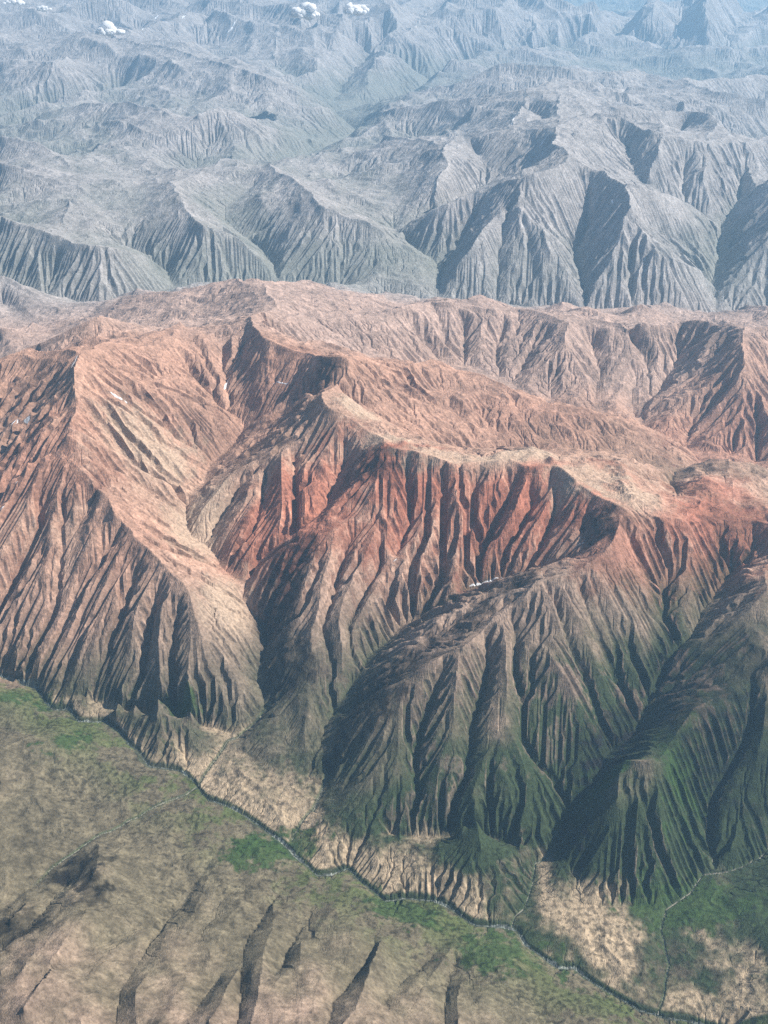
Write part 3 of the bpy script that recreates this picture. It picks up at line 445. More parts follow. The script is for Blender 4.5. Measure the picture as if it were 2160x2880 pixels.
def membrane(s0=32, s1=2):
    h = None
    s = s0
    while s >= s1:
        nr, nt_ = (NR - 1) // s + 1, (NT - 1) // s + 1
        if h is None: h = np.full((nr, nt_), 900.0)
        else:
            p = np.pad(h, ((0, 1), (0, 1)), 'edge'); h = upsample(p, (nr, nt_))
        val, m, kd, _ = rasterize(s, 0)
        xs, ys, cs = grid_xy(s)
        sag = (SAG * np.interp(ys, (10500, 12500, 22000, 40000, 60000), (.45, 1.35, 1.15, 1., .42)) * np.clip((ys - front_y(xs) - 300) / 600, 0, 1) * cs ** 2 / 4).astype(np.float32)
        it = {32: 800, 16: 300, 8: 200, 4: 140, 2: 90}[s]
        h = h.astype(np.float32); val = val.astype(np.float32)
        mv = kd == 2; mv = mv & False; lid = np.where(mv, val, 1e5).astype(np.float32)
        for k in range(it):
            h = np.where(m, val, np.minimum(h, lid))
            p = np.pad(h, 1, 'edge')
            h = (p[:-2, 1:-1] + p[2:, 1:-1] + p[1:-1, :-2] + p[1:-1, 2:]) * .25 - sag * np.clip((h - 80) / 1100, .0, 1)
        h = np.where(m, val, np.minimum(h, lid))
        s //= 2
    return h
T2 = membrane(32, 2)
log('membrane')

def distfield(mask, iters):
    d = np.where(mask, 0, 1e6).astype(np.float32)
    step = 1
    for _ in range(iters):
        p = np.pad(d, 1, 'edge')
        d = np.minimum(d, np.minimum(np.minimum(p[:-2, 1:-1], p[2:, 1:-1]), np.minimum(p[1:-1, :-2], p[1:-1, 2:])) + 1)
        d = np.minimum(d, np.minimum(np.minimum(p[:-2, :-2], p[2:, 2:]), np.minimum(p[2:, :-2], p[:-2, 2:])) + 1.414)
    return d
val4, m4, k4, g4 = rasterize(4, 0)
D4 = np.minimum(distfield(m4, 60), 60)
D2 = upsample(D4, T2.shape)
x2, y2, c2 = grid_xy(2)
dm = D2 * c2 * 2                        # metres to the nearest surveyed line
amp = np.clip((dm - 80) / 1100, 0, 1)
wfar = np.clip((y2 - 30000) / 25000, 0, 1)
xw, yw = x2 + 500 * perlin(x2 / 2500, y2 / 2500, 3), y2 + 500 * perlin(x2 / 2500, y2 / 2500, 4)
n1 = (1 - wfar) * fbm(xw, yw, 3800, 5, 21, .5, True) + wfar * fbm(xw, yw, 8200, 4, 22, .42, True) * 1.25
T2 = T2 + np.clip((y2 - 45000) / 25000, 0, 1) * amp * 500 + amp * n1 * (230 + 490 * wfar) * np.clip((y2 - 7000) / 2500, .35, 1) + np.clip((dm - 20) / 160, 0, 1) * fbm(x2 + 120 * perlin(x2 / 400, y2 / 400, 61), y2 + 120 * perlin(x2 / 400, y2 / 400, 62), 560, 4, 55, .55, True) * np.interp(y2, (16000, 22000), (40, 26)) * np.clip((y2 - 7500) / 2500, .6, 1)
T2 = T2 + np.clip((front_y(x2) - y2 - 120) / 700, 0, 1) * fbm(x2 + .4 * y2, y2 * .45, 520, 3, 93) * 42
T2 = T2 + np.clip((y2 - 72000) / 14000, 0, 1) * np.clip(dm / 3000, 0, 1) * (1100 + 500 * fbm(x2, y2, 9000, 3, 97, .5, True))
log('target')

# ------------------------------------------------------------------ erosion: rills cut below the target surface in steady state
OFF = [(-1, 0), (1, 0), (0, -1), (0, 1), (-1, -1), (-1, 1), (1, -1), (1, 1)]
def erode(h, T, fixed, fixz, cell, iters, KM, smax, passes, dbl=11, amax=4e6, m=.44, rand=.15, a0=3000.):
    nr, nt_ = h.shape; N = nr * nt_
    cellN = np.broadcast_to(cell, h.shape).astype(np.float32)
    area = (cellN ** 2).ravel()
    base = np.arange(N, dtype=np.int32).reshape(nr, nt_)
    A = None
    for it in range(iters):
        h[fixed] = fixz[fixed]
        best = np.zeros((nr, nt_), np.float32); rc = base.copy()
        p = np.pad(h, 1, 'edge')
        for dx, dy in OFF:
            L = math.hypot(dx, dy)
            s = (h - p[1 + dx:1 + dx + nr, 1 + dy:1 + dy + nt_]) / L
            if rand: s = s * (1 + rand * (rng.random((nr, nt_), dtype=np.float32) - .5))
            q = s > best
            best = np.where(q, s, best); rc = np.where(q, base + dx * nt_ + dy, rc)
        # edges stay in range because padded neighbours equal the cell itself (s = 0)
        r = rc.ravel()
        diag = (np.abs(r // nt_ - base.ravel() // nt_) + np.abs(r % nt_ - base.ravel() % nt_)) == 2
        fx = fixed.ravel()
        A = area.astype(np.float64).copy(); ptr = r.copy(); root = r == base.ravel()
        for k in range(dbl):
            if k == 0: alive = ~root
            add = np.bincount(ptr[alive], weights=A[alive], minlength=N)
            A = A + add
            # a pointer that has reached a root must stop contributing
            npt = ptr[ptr]
            alive = alive & alive[ptr]
            ptr = npt
        A = np.minimum(A, amax)
        L = cellN.ravel() * np.where(diag, 1.41421, 1)
        Ae = np.maximum(A - a0, 0) + .04 * A
        F = (KM.ravel() * Ae ** m / L).astype(np.float32)
        Tf = T.ravel()
        a = Tf / (1 + F); b = F / (1 + F)
        a = np.where(root, Tf, a); b = np.where(root, 0, b)
        a = np.where(fx, fixz.ravel(), a); b = np.where(fx, 0, b)
        ptr = r.copy()
        for k in range(dbl):
            a = a + b * a[ptr]; b = b * b[ptr]; ptr = ptr[ptr]
        hn = (a + b * Tf[ptr]).reshape(nr, nt_).astype(np.float32)
        h = np.minimum(hn, T + 5) * .85 + h * .15
        for k in range(passes):
            p = np.pad(h, 1, 'edge')
            lim = cellN * smax
            for dx, dy in OFF:
                h = np.minimum(h, p[1 + dx:1 + dx + nr, 1 + dy:1 + dy + nt_] + lim * math.hypot(dx, dy))
    h[fixed] = fixz[fixed]
    return h, A.reshape(nr, nt_)
def slope(T, cell):
    gy, gx = np.gradient(T)
    return np.hypot(gx, gy) / cell
def blur(a, n):
    for _ in range(n):
        p = np.pad(a, 1, 'edge')
        a = (p[:-2, 1:-1] + p[2:, 1:-1] + p[1:-1, :-2] + p[1:-1, 2:] + 4 * a) / 8
    return a
def level(h, T, s, iters, passes, rough, K0):
    x, y, c = grid_xy(s)
    val, m, kind, grp = rasterize(s, 0)
    T = T + rough * (rng.random(T.shape, dtype=np.float32) - .5) * np.minimum(c, 16) * .5
    fixed = bed_mask(s, 'w', 0) | ((kind == 2) & (T < 160))
    S = np.clip(blur(slope(T, c), 6) * 1.25, 0, 3)
    hard = fbm(x, y, 1500, 3, 77)
    smax = np.maximum(1.08 + .4 * hard, S)
    T = T.copy()
    bm = bed_mask(s, 'w', 0); T[bm] -= 26
    bm = bed_mask(s, 'v', 0) & (y < 12000) & (T < 260); T[bm] -= 12
    if h is None: h = T.copy()
    FGD = np.clip((y - front_y(x) + 250) / 300, .2, 1) * np.interp(y, (16000, 26000, 60000), (1, .7, .5))
    KM = K0 * FGD * np.clip(blur(slope(T, c), 8) / .42, .22, 1.15) * np.clip(.95 + .95 * fbm(x, y, 1500, 3, 88), .2, 1.7)
    return erode(h.astype(np.float32), T.astype(np.float32), fixed, T.astype(np.float32), c, iters, KM.astype(np.float32), smax.astype(np.float32), passes), T
T4 = T2[::2, ::2].copy()
(h4, A4), _ = level(None, T4, 4, 14, 2, .8, .08)
log('erode 4')
h2 = upsample(h4, T2.shape)
(h2, A2), _ = level(h2, T2, 2, 9, 3, .6, .22)
log('erode 2')
shape = (NR, NT)
T1 = upsample(T2, shape); h1 = upsample(h2, shape)
(h1, A1), T1 = level(h1, T1, 1, 9, 4, 1.0, .60)
log('erode 1')
X, Y, C = grid_xy(1)

# ------------------------------------------------------------------ which mountain each cell belongs to
def mountain_labels(s=2):
    _, m, kind, grp = rasterize(s, 0)
    lab = np.where(kind == 1, grp, -1).astype(np.int8)
    wall = kind == 2
    for it in range(420):
        p = np.pad(lab, 1, constant_values=-1)
        un = (lab < 0) & ~wall
        if it % 40 == 0 and not un.any(): break
        for a in (p[:-2, 1:-1], p[1:-1, :-2], p[2:, 1:-1], p[1:-1, 2:]):
            lab = np.where(un & (lab < 0) & (a >= 0), a, lab)
    for it in range(300):
        p = np.pad(lab, 1, constant_values=-1)
        un = lab < 0
        if not un.any(): break
        for a in (p[:-2, 1:-1], p[1:-1, :-2], p[2:, 1:-1], p[1:-1, 2:]):
            lab = np.where((lab < 0) & (a >= 0), a, lab)
    return lab
LAB = mountain_labels().repeat(2, 0).repeat(2, 1)[:NR, :NT]
log('labels')
def smooth(a, b, v):
    t = np.clip((v - a) / (b - a), 0, 1); return t * t * (3 - 2 * t)
def mix(a, b, t):
    return a + (np.asarray(b, np.float32) - a) * t[..., None]
# ------------------------------------------------------------------ rock, soil and plant colours (by place, height and rock band, some ravine shade painted in)
H1 = h1
def ground_at(sx, sy, z):
    return unproject(sx, sy, z)
def height_at(x, y):
    a, b = to_grid(x, y); a = np.clip(a, 0, NR - 2.001); b = np.clip(b, 0, NT - 2.001)
    i = np.floor(a).astype(int); j = np.floor(b).astype(int); u = a - i; v = b - j
    return (H1[i, j] * (1 - u) * (1 - v) + H1[i + 1, j] * u * (1 - v) + H1[i, j + 1] * (1 - u) * v + H1[i + 1, j + 1] * u * v)
def pick(sx, sy):
    """first point of the ground seen in a given direction"""
    zz = np.linspace(3200, -60, 1400)
    x, y = unproject(sx, sy, zz)
    below = height_at(x, y) >= zz
    k = int(np.argmax(below)) if below.any() else len(zz) - 1
    return float(x[k]), float(y[k]), float(zz[k])
def blob(sx, sy, z, rx, ry, ang=0):
    cx, cy = (unproject(sx, sy, z) if z > 0 else pick(sx, sy)[:2]); a = math.radians(ang)
    dx = X - cx; dy = Y - cy
    u = dx * math.cos(a) + dy * math.sin(a); v = -dx * math.sin(a) + dy * math.cos(a)
    return np.sqrt((u / rx) ** 2 + (v / ry) ** 2)
SL = blur(slope(H1, C), 1)
SB = blur(SL, 10)
lA = np.log10(np.maximum(A1, 1)).astype(np.float32)
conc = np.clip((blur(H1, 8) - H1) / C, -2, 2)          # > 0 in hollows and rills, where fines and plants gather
nA = fbm(X, Y, 2600, 5, 101); nB = fbm(X, Y, 700, 5, 131, .6); nC = fbm(X, Y, 130, 3, 151, .7); nD = fbm(X + 3000, Y, 1300, 5, 171, .6)
rx_ = []; ry_ = []
for n, b in enumerate(beds):
    if b == 'w':
        px, py, _ = line_xy(n, 60); rx_ += list(px); ry_ += list(py)
o_ = np.argsort(rx_); YR = np.interp(X, np.array(rx_)[o_], np.array(ry_)[o_]).astype(np.float32)
dN = Y - YR                                            # metres beyond the near river
near = smooth(14500, 11000, Y + 500 * nA)
col = np.empty((NR, NT, 3), np.float32); col[:] = (.122, .104, .068)                                          # brown foreground soil
col = mix(col, (.135, .110, .080), smooth(0, 500, dN + 200 * nB))
col = mix(col, (.235, .168, .128), smooth(350, 1250, H1 + 200 * nB))
col = mix(col, (.33, .205, .15), smooth(9300, 11000, Y + 600 * nA))
col = mix(col, (.315, .208, .152), smooth(10300, 11800, Y + 500 * nA + 300 * nB))
red = smooth(11600, 13600, Y + 900 * nA) * .25
for a_ in ((1130, 1370, 1500, 900, 0, 1.), (1500, 1420, 1400, 800, 0, 1.), (880, 1420, 1000, 900, 0, .95), (2030, 1480, 1100, 900, 0, .95), (60, 1330, 1200, 1100, 0, .5), (330, 1480, 900, 700, 0, .2), (800, 1060, 1100, 1000, 0, .4), (1500, 1210, 1700, 900, 0, .35), (2020, 1370, 700, 700, 0, .8), (2050, 1250, 1400, 1500, 0, .5), (1780, 1560, 900, 500, 0, .6)):
    red = np.maximum(red, a_[5] * smooth(1.35, .35, blob(a_[0], a_[1], -1, a_[2], a_[3]) + .35 * nB + .25 * nA + .2 * nC - .12 * conc))
col = mix(col, (.305, .118, .075), red * smooth(18500, 15500, Y) * .95)
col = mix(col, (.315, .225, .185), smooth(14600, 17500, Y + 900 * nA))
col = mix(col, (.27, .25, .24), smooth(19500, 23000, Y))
col *= (1 + (.22 * nB + .16 * nC + .12 * nD) * smooth(-300, 100, dN) * .9 + .1 * nC)[..., None]
col = mix(col, col * np.float32((1.25, 1.15, 1.0)), smooth(5.6, 6.6, lA) * smooth(.6, .3, SL) * .8)             # gravel in the main gullies
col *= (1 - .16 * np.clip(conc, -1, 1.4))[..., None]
fgv = smooth(200, -200, dN)[..., None]
col *= 1 + fgv * (.12 * nD + .12 * nB + .28 * nC)[..., None]
for a_ in ((1010, 1150, 330, 260), (1100, 1235, 380, 230), (1250, 1283, 480, 240), (1400, 1290, 450, 230), (1500, 1268, 420, 260), (1650, 1330, 520, 330), (1790, 1390, 450, 330), (560, 1480, 420, 700), (640, 1700, 300, 600), (420, 1250, 600, 600)):
    cr = smooth(1.3, .4, blob(a_[0], a_[1], -1, a_[2], a_[3]) + .3 * nB + .25 * nC)
    col = mix(col, (.40, .30, .22), cr * .8)
# terraces of pale dry grass between the river and the mountain feet
bench = smooth(235, 130, H1 + 60 * nB + 30 * nC) * smooth(-.55, .1, nD + .5 * nB + smooth(1500, -500, X) * .5) * smooth(30, 70, dN) * smooth(11500, 10500, Y)
col = mix(col, np.array((.46, .35, .24)) * (1 + .0 * X[..., None]), bench * np.clip(.8 + .5 * nC + .3 * nB, 0, 1))
# green: alpine grass low on the slopes, more in hollows
gl = smooth(1150, 300, H1 - .28 * np.clip(X, -1500, 2500) + 260 * nB + 160 * nD) * near
gmask = gl * smooth(-.7, .05, nB * .7 + nD * .5 + nC * .4 + .35 * conc + .35 * smooth(-1500, 2500, X)) * smooth(-60, 40, dN) * (1 - .75 * bench)
col = mix(col, (.026, .044, .018), gmask * .95)
fgm = smooth(-1200, 0, dN) * smooth(60, -40, dN) * smooth(0, .5, nB * .7 + nD * .7 + nC * .4 + .12)
col = mix(col, (.060, .085, .024), fgm * .85)
for a_ in ((60, 1990, 120, 330, 170, 5), (215, 2100, 130, 170, 330, -35), (760, 2400, 80, 420, 170, 20), (1420, 2700, 20, 420, 260, -20), (730, 2380, 60, 230, 120, 0), (1960, 2560, 60, 520, 260, 0), (1130, 2570, 60, 420, 150, -30), (1880, 2330, 160, 250, 420, 0), (500, 2020, 150, 260, 90, 0), (1700, 2300, 150, 260, 260, 0)):
    g_ = smooth(1.25, .45, blob(*a_) + .6 * nB + .7 * nC)
    col = mix(col, (.035, .068, .018), g_ * .85)
# far ranges: grass on the lower slopes
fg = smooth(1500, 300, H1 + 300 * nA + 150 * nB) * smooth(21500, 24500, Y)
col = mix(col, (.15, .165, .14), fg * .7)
# tilted dark beds, plus shade painted into the colour of the steep ravine faces
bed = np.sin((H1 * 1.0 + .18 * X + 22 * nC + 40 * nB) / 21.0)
bed_shade = 0
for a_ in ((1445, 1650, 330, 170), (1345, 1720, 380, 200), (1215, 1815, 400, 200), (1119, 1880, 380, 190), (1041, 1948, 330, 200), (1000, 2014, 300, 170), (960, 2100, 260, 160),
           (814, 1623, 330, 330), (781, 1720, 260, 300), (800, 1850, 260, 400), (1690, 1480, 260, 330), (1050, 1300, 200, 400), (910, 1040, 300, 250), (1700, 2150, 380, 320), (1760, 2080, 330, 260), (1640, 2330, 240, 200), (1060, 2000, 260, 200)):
    bed_shade = np.maximum(bed_shade, smooth(1.35, .45, blob(a_[0], a_[1], -1, a_[2], a_[3], 40) + .35 * nB + .3 * nC))
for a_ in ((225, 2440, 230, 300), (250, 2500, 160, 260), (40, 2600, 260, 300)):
    bed_shade = np.maximum(bed_shade, smooth(1.2, .6, blob(a_[0], a_[1], -1, a_[2], a_[3], 30) + .3 * nB + .4 * nC))
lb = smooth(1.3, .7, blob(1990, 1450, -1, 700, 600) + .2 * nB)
bed_shade = np.maximum(bed_shade, smooth(1.4, .6, blob(2010, 1950, -1, 700, 900) + .3 * nB) * .8)
col *= (1 - bed_shade * (.5 + .3 * smooth(-.1, .7, bed)) - (1 - bed_shade) * lb * .25 * smooth(.2, .9, bed))[..., None]
# dark scrub on the river bluffs
bl = distfield(bed_mask(1, 'w', 1), 6)
bl = smooth(4, 1.0, bl + 2.6 * nC + 2.2 * nB)
col = mix(col, (.035, .05, .03), bl * .6)
bl2 = smooth(3.5, 1.2, distfield(bed_mask(1, 'v', 0), 5)) * smooth(12000, 10500, Y) * smooth(300, 200, H1)
col = mix(col, (.05, .07, .035), bl2 * .8)
nS = fbm(X, Y, 48, 2, 301, .6)
low = smooth(420, 200, H1) * smooth(12000, 10500, Y)
col *= (1 - .5 * low * smooth(.2, .55, nS + .4 * nD))[..., None]
np.clip(col, .012, .7, out=col)
log('colours')

# ------------------------------------------------------------------ mesh pieces
V3 = np.stack([X, Y, H1], -1).reshape(-1, 3).astype(np.float32)
CF = np.concatenate([col, np.ones((NR, NT, 1), np.float32)], -1).reshape(-1, 4).astype(np.float32)
def terrain_mat(name):
    m = bpy.data.materials.new(name); m.use_nodes = True
    n = m.node_tree.nodes; l = m.node_tree.links
    b = n['Principled BSDF']; b.inputs['Roughness'].default_value = .95
    b.inputs['Specular IOR Level'].default_value = .15
    at = n.new('ShaderNodeAttribute'); at.attribute_name = 'Col'
    g = n.new('ShaderNodeNewGeometry')
    n1 = n.new('ShaderNodeTexNoise'); n1.inputs['Scale'].default_value = 1 / 38.0; n1.inputs['Detail'].default_value = 4; n1.inputs['Roughness'].default_value = .7
    l.new(g.outputs['Position'], n1.inputs['Vector'])
    mr = n.new('ShaderNodeMapRange'); mr.inputs[1].default_value = .32; mr.inputs[2].default_value = .68; mr.inputs[3].default_value = .5; mr.inputs[4].default_value = 1.5
    n2 = n.new('ShaderNodeTexNoise'); n2.inputs['Scale'].default_value = 1 / 13.0; n2.inputs['Detail'].default_value = 3; n2.inputs['Roughness'].default_value = .6
    l.new(g.outputs['Position'], n2.inputs['Vector'])
    av = n.new('ShaderNodeMath'); av.operation = 'MULTIPLY_ADD'; av.inputs[1].default_value = .25
    sc = n.new('ShaderNodeMath'); sc.operation = 'MULTIPLY'; sc.inputs[1].default_value = .75
    l.new(n1.outputs['Fac'], sc.inputs[0]); l.new(n2.outputs['Fac'], av.inputs[0]); l.new(sc.outputs[0], av.inputs[2])
    l.new(av.outputs[0], mr.inputs[0])
    mm = n.new('ShaderNodeVectorMath'); mm.operation = 'SCALE'
    l.new(at.outputs['Color'], mm.inputs[0]); l.new(mr.outputs[0], mm.inputs['Scale'])
    l.new(mm.outputs[0], b.inputs['Base Color'])
    bp = n.new('ShaderNodeBump'); bp.inputs['Strength'].default_value = .7; bp.inputs['Distance'].default_value = 12.0
    l.new(av.outputs[0], bp.inputs['Height']); l.new(bp.outputs[0], b.inputs['Normal'])
    return m
MT = terrain_mat('rock_and_grass')
FL = LAB[:-1, :-1]
def piece(name, mask, mat, label=None):
    i, j = np.nonzero(mask)
    v0 = (i * NT + j).astype(np.int32)
    q = np.stack([v0, v0 + 1, v0 + NT + 1, v0 + NT], 1)
    used = np.zeros(NR * NT, bool); used[q.ravel()] = True
    rem = np.cumsum(used).astype(np.int32) - 1
    me = bpy.data.meshes.new(name)
    nv = int(used.sum()); nf = len(q)
    me.vertices.add(nv); me.loops.add(nf * 4); me.polygons.add(nf)
    me.vertices.foreach_set('co', V3[used].ravel())
    me.loops.foreach_set('vertex_index', rem[q.ravel()])
    me.polygons.foreach_set('loop_start', np.arange(0, nf * 4, 4, dtype=np.int32))
    me.polygons.foreach_set('use_smooth', np.zeros(nf, bool))
    me.update(calc_edges=True)
    a = me.color_attributes.new('Col', 'FLOAT_COLOR', 'POINT'); a.data.foreach_set('color', CF[used].ravel())
    me.materials.append(mat)
    o = bpy.data.objects.new(name, me); scene.collection.objects.link(o)
    o['kind'] = 'structure'
    if label: o['label'] = label
    return o
def simple_mat(name, c, rough=.8, spec=.2, spread=(.75, 1.2)):
    m = bpy.data.materials.new(name); m.use_nodes = True
    n = m.node_tree.nodes; l = m.node_tree.links; b = n['Principled BSDF']
    t_ = n.new('ShaderNodeTexNoise'); t_.inputs['Scale'].default_value = 1 / 40.0; t_.inputs['Detail'].default_value = 3
    g = n.new('ShaderNodeNewGeometry'); l.new(g.outputs['Position'], t_.inputs['Vector'])
    r = n.new('ShaderNodeMix'); r.data_type = 'RGBA'
    lo, hi = spread
    r.inputs[6].default_value = (*[v * lo for v in c], 1); r.inputs[7].default_value = (*[min(1, v * hi) for v in c], 1)
    rp = n.new('ShaderNodeMapRange'); rp.inputs[1].default_value = .42; rp.inputs[2].default_value = .6
    l.new(t_.outputs['Fac'], rp.inputs[0]); l.new(rp.outputs[0], r.inputs[0]); l.new(r.outputs[2], b.inputs['Base Color'])
    b.inputs['Roughness'].default_value = rough; b.inputs['Specular IOR Level'].default_value = spec
    return m
nR = fbm(X, Y, 420, 3, 411, .6)
RIV = (bed_mask(1, 'w', 0) | (bed_mask(1, 'w', 1) & (nR > .1)) | (bed_mask(1, 'w', 2) & (nR > .5)))[:-1, :-1]
STR = bed_mask(1, 'v', 0)[:-1, :-1] & ~RIV & ((Y < 11300) & (H1 < 230 - 60 * nC) | (Y > 30000) & (H1 < 60))[:-1, :-1]
FL = np.where(RIV | STR, -5, FL)
piece('river', RIV, simple_mat('river_water_and_gravel', (.15, .165, .145), .4, .3, (.5, 1.6)), 'narrow pale river winding along the foot of the mountains')
piece('stream', STR, simple_mat('pale_stream_gravel', (.20, .19, .15), .8), 'pale gravel streams joining the river')
PIECES = [('mountain', 'long pale brown ridge running down the left side with fluted dark flank'), ('mountain', 'red fluted mountain massif with a winding knife edge crest in the middle'),
    ('mountain', 'dark banded mountain at the right edge above green lower slopes'), ('mountain', 'grey pink fluted range behind the red crest'),
    ('mountain', 'hazy teal mountains beyond the middle valley on the left'), ('mountain', 'blue grey pyramid peaks beyond the middle valley on the right'),
    ('mountain', 'farthest pale blue mountains fading into haze'), ('hills', 'brown and olive foreground hills cut by dark gullies on the near side of the river')]
for g, (nm, lb_) in enumerate(PIECES):
    mk = FL == g
    if mk.any(): piece(nm, mk, MT, lb_)
log('meshes')

# ------------------------------------------------------------------ old snow in the gullies and hollows
SNOW = simple_mat('old_snow', (.74, .76, .80), .6)
def snow_patch(pts, wid, label, group=None):
    """a thin bed of snow lying on the ground along a line; wid in photograph pixels"""
    W = [pick(*p) for p in pts]
    L = sum(math.dist(a[:2], b[:2]) for a, b in zip(W[:-1], W[1:]))
    if L > 2500: return
    half = .7 * wid * math.dist(W[0], (0, 0, CAM_H)) / FPX / 2
    n = max(8, int(L / 9)); cum = [0]
    for a, b in zip(W[:-1], W[1:]): cum.append(cum[-1] + math.dist(a[:2], b[:2]))
    s = np.linspace(0, cum[-1], n)
    px = np.interp(s, cum, [q[0] for q in W]); py = np.interp(s, cum, [q[1] for q in W])
    tx = np.gradient(px); ty = np.gradient(py); tl = np.hypot(tx, ty) + 1e-6
    env = np.sqrt(np.clip(np.sin(np.pi * (np.arange(n) + .5) / n), 0, 1)) * (.65 + .7 * rng.random(n))
    m = 5; top = []; bot = []
    for c in np.linspace(-1, 1, m):
        hw = half * env * (1 + .35 * (rng.random(n) - .5)) * c
        x = px - ty / tl * hw; y = py + tx / tl * hw; z = height_at(x, y)
        top.append(np.stack([x, y, z + (3.2 if abs(c) < 1 else .6)], 1)); bot.append(np.stack([x, y, z - 4], 1))
    V = np.concatenate(top + bot); me = bpy.data.meshes.new('snow_patch'); F = []
    o = m * n
    for i in range(m - 1):
        for k in range(n - 1):
            a = i * n + k
            F.append((a, a + 1, a + n + 1, a + n)); F.append((o + a, o + a + n, o + a + n + 1, o + a + 1))
    for k in range(n - 1):
        F.append((k, o + k, o + k + 1, k + 1)); a = (m - 1) * n + k; F.append((a, a + 1, o + a + 1, o + a))
    for i in range(m - 1):
        a = i * n; F.append((a, a + n, o + a + n, o + a)); a += n - 1; F.append((a, o + a, o + a + n, a + n))
    org = V[:n * m].mean(0); org[2] = V[n * m:, 2].min()
    me.from_pydata([tuple(v - org) for v in V], [], F); me.update(); me.materials.append(SNOW)
    ob = bpy.data.objects.new('snow_patch', me); ob.location = org; scene.collection.objects.link(ob)
    ob['label'] = label; ob['category'] = 'snow patch'; ob['group'] = group or 'old snow patches left in gullies'
def tp(t, *pts):
    ox, oy = {'A': (0, 1800), 'B': (1080, 1800), 'C': (0, 1200), 'D': (1080, 1200), 'E': (0, 700), 'F': (1080, 700), 'G': (0, 0), 'H': (1080, 0)}[t]
    return [(ox + KT * x, oy + KT * y) for x, y in pts]
KT = 1080 / 1659.0
SP = [('D', 6, 'longest white snow strip along the top of the dark banded spur', (368, 690), (410, 680), (455, 668), (495, 655)),
      ('D', 3.5, 'thin snow sliver right of the longest strip on the dark spur top', (505, 650), (535, 649)),
      ('D', 4, 'short snow streak below the black cliff at the right end of the red crest', (828, 517), (862, 502)),
      ('D', 3, 'tiny snow speck at the bottom of the shaded gully in the red central face', (42, 582), (54, 572)),
      ('E', 6, 'tall white snow streak in the bowl behind the red peak', (968, 608), (980, 578), (994, 550)),
      ('E', 3, 'small curved snow line high in the grey bowl under the dark rim', (1180, 583), (1235, 585), (1255, 570)),
      ('E', 3, 'snow speck on the red shoulder beside the middle stream junction', (1132, 868), (1150, 860)),
      ('E', 4, 'upper snow streak beside the top of the left ridge', (308, 516), (322, 490), (334, 462)),
      ('E', 5, 'broken snow line across the pale slope right of the left ridge', (478, 622), (505, 642), (530, 655)),
      ('E', 4, 'small snow dot ending the broken line on the pale slope', (538, 656), (550, 668)),
      ('E', 5, 'snow patch low on the far left flank, nearest the left edge', (50, 760), (66, 747), (78, 735)),
      ('E', 4, 'snow patch just right of the one nearest the left edge', (104, 746), (130, 732)),
      ('E', 3, 'faint snow streak midway up the far left flank', (242, 592), (256, 582)),
      ('E', 3, 'snow speck in the red gully at the left edge', (68, 1014), (76, 1004)),
      ('E', 4, 'lowest snow streak at the left edge above the fluted flank', (0, 1130), (18, 1112)),
      ('H', 6, 'bright snow spot in the dark bowl of the blue pyramid peaks', (968, 887), (990, 882)),
      ('H', 3, 'long thin snow streak on the dark shoulder under the high blue peak', (668, 640), (690, 610), (710, 578)),
      ('H', 3, 'second thin snow streak left of the high blue peak', (540, 545), (575, 492)),
      ('G', 5, 'snow gully near the top left, below the small white clouds', (668, 85), (690, 60)),
      ('G', 5, 'bright snow gully between two far peaks at the top', (945, 60), (970, 40)),
      ('G', 4, 'long pale snow gully falling right of a far peak', (975, 155), (1000, 125), (1025, 85)),
      ('G', 4, 'snow dash on the far peak left of the pale gully', (788, 80), (802, 68)),
      ('G', 4, 'snow dash below the leftmost far snow gully', (615, 130), (628, 118))]
for t_, w_, lab_, *pp in SP:
    snow_patch(tp(t_, *pp), w_, lab_)

# ------------------------------------------------------------------ small fair-weather clouds over the far valleys
cm = bpy.data.materials.new('white_cloud'); cm.use_nodes = True
cn = cm.node_tree.nodes; cl = cm.node_tree.links; cn.clear()
d1 = cn.new('ShaderNodeBsdfDiffuse'); d1.inputs[0].default_value = (.93, .93, .93, 1)
d2 = cn.new('ShaderNodeBsdfTranslucent'); d2.inputs[0].default_value = (.93, .93, .95, 1)
mx = cn.new('ShaderNodeMixShader'); mx.inputs[0].default_value = .35; co = cn.new('ShaderNodeOutputMaterial')
cl.new(d1.outputs[0], mx.inputs[1]); cl.new(d2.outputs[0], mx.inputs[2]); tr = cn.new('ShaderNodeBsdfTransparent'); m2 = cn.new('ShaderNodeMixShader'); m2.inputs[0].default_value = .8
cl.new(mx.outputs[0], m2.inputs[2]); cl.new(tr.outputs[0], m2.inputs[1]); cl.new(m2.outputs[0], co.inputs[0])
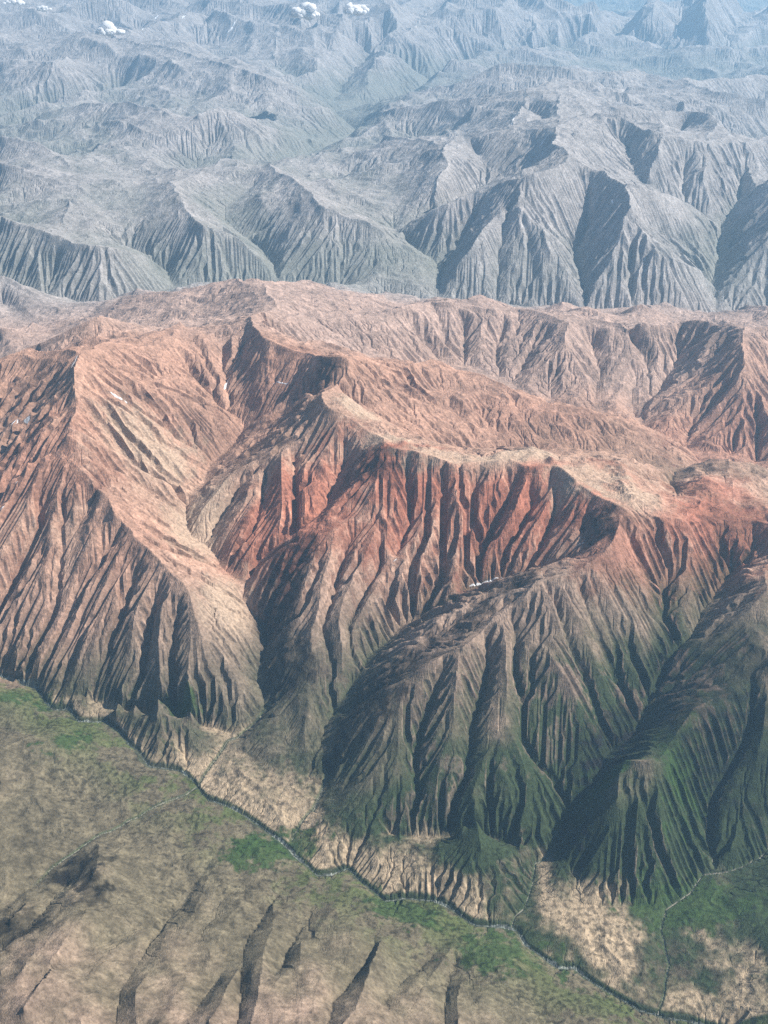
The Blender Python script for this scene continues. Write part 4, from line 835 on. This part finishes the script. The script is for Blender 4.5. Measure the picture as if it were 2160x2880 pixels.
def ico():
    p = (1 + 5 ** .5) / 2
    v = [(-1, p, 0), (1, p, 0), (-1, -p, 0), (1, -p, 0), (0, -1, p), (0, 1, p), (0, -1, -p), (0, 1, -p), (p, 0, -1), (p, 0, 1), (-p, 0, -1), (-p, 0, 1)]
    f = [(0, 11, 5), (0, 5, 1), (0, 1, 7), (0, 7, 10), (0, 10, 11), (1, 5, 9), (5, 11, 4), (11, 10, 2), (10, 7, 6), (7, 1, 8), (3, 9, 4), (3, 4, 2), (3, 2, 6), (3, 6, 8), (3, 8, 9), (4, 9, 5), (2, 4, 11), (6, 2, 10), (8, 6, 7), (9, 8, 1)]
    v = [np.array(q) / np.linalg.norm(q) for q in v]
    for _ in range(2):
        mid = {}; g = []
        def mp(a, b):
            k = (min(a, b), max(a, b))
            if k not in mid:
                q = v[a] + v[b]; v.append(q / np.linalg.norm(q)); mid[k] = len(v) - 1
            return mid[k]
        for a, b, c in f:
            x, y, z = mp(a, b), mp(b, c), mp(c, a); g += [(a, x, z), (b, y, x), (c, z, y), (x, y, z)]
        f = g
    return np.array(v), np.array(f)
IV, IF = ico()
def cloud(sx, sy, z, wpx, hpx, n, thin, label):
    cx, cy = unproject(sx, sy, z); dist = math.dist((cx, cy, z), (0, 0, CAM_H))
    w_ = wpx * dist / FPX / 2; h_ = hpx * dist / FPX / 2
    VV = []; FF = []
    for k in range(n):
        a = rng.random() * 2 * math.pi; r = math.sqrt(rng.random())
        x = r * math.cos(a) * w_ * .85; y = r * math.sin(a) * w_ * .7
        top = h_ * 1.5 * (1 - r ** 1.6) * (.6 + .4 * perlin(np.array([x / w_ * 1.7 + sx]), np.array([y / w_ * 1.7]), 5)[0] * 2)
        zz = -h_ * .55 + max(0, top) * rng.random()
        rad = w_ * thin * (.5 + rng.random()) * (1.1 - .6 * r)
        p = IV * (1 + .2 * perlin(IV[:, 0] * 1.9 + k * 3.3, IV[:, 1] * 1.9 + IV[:, 2] * 2.3, 8))[:, None]
        FF.append(IF + len(VV) * len(IV)); VV.append(p * np.array([rad, rad, rad * .72]) + (x, y, zz))
    me = bpy.data.meshes.new('cloud'); me.from_pydata(np.concatenate(VV).tolist(), [], np.concatenate(FF).tolist()); me.update()
    me.polygons.foreach_set('use_smooth', np.ones(len(me.polygons), bool)); me.materials.append(cm)
    o = bpy.data.objects.new('cloud', me); o.location = (cx, cy, z); scene.collection.objects.link(o)
    o['label'] = label; o['category'] = 'cloud'; o['group'] = 'small white clouds over the far mountains'
cloud(857, 24, 4300, 84, 56, 40, .36, 'largest and roundest white cloud at the top left of centre')
cloud(1000, 21, 4300, 74, 38, 34, .33, 'flatter white cloud just right of the largest cloud')
cloud(306, 79, 4000, 78, 34, 30, .30, 'low cloud over the left mountains, below the other clouds')
cloud(124, 22, 4000, 40, 14, 18, .30, 'small thin flat cloud near the upper left corner')
cloud(40, 5, 4000, 60, 12, 20, .28, 'wispy cloud in the upper left corner at the top edge')

# ------------------------------------------------------------------ the air
HZ_TOP = CAM_H + 60
def haze():
    me = bpy.data.meshes.new('haze')
    x0, x1, y0, y1, z0, z1 = -75000, 75000, -9000, 135000, -900, HZ_TOP
    vs = [(x, y, z) for z in (z0, z1) for y in (y0, y1) for x in (x0, x1)]
    fs = [(0, 2, 3, 1), (4, 5, 7, 6), (0, 1, 5, 4), (2, 6, 7, 3), (0, 4, 6, 2), (1, 3, 7, 5)]
    me.from_pydata(vs, [], fs); me.update()
    m = bpy.data.materials.new('pale_blue_air'); m.use_nodes = True
    n = m.node_tree.nodes; l = m.node_tree.links; n.clear()
    v = n.new('ShaderNodeVolumePrincipled'); o = n.new('ShaderNodeOutputMaterial')
    v.inputs['Color'].default_value = (.40, .70, 1.0, 1)
    v.inputs['Density'].default_value = 1.25e-5
    v.inputs['Anisotropy'].default_value = .3
    l.new(v.outputs[0], o.inputs['Volume'])
    me.materials.append(m)
    ob = bpy.data.objects.new('haze', me); scene.collection.objects.link(ob)
    ob['kind'] = 'stuff'; ob['label'] = 'pale blue haze filling the air over the mountains'
haze()
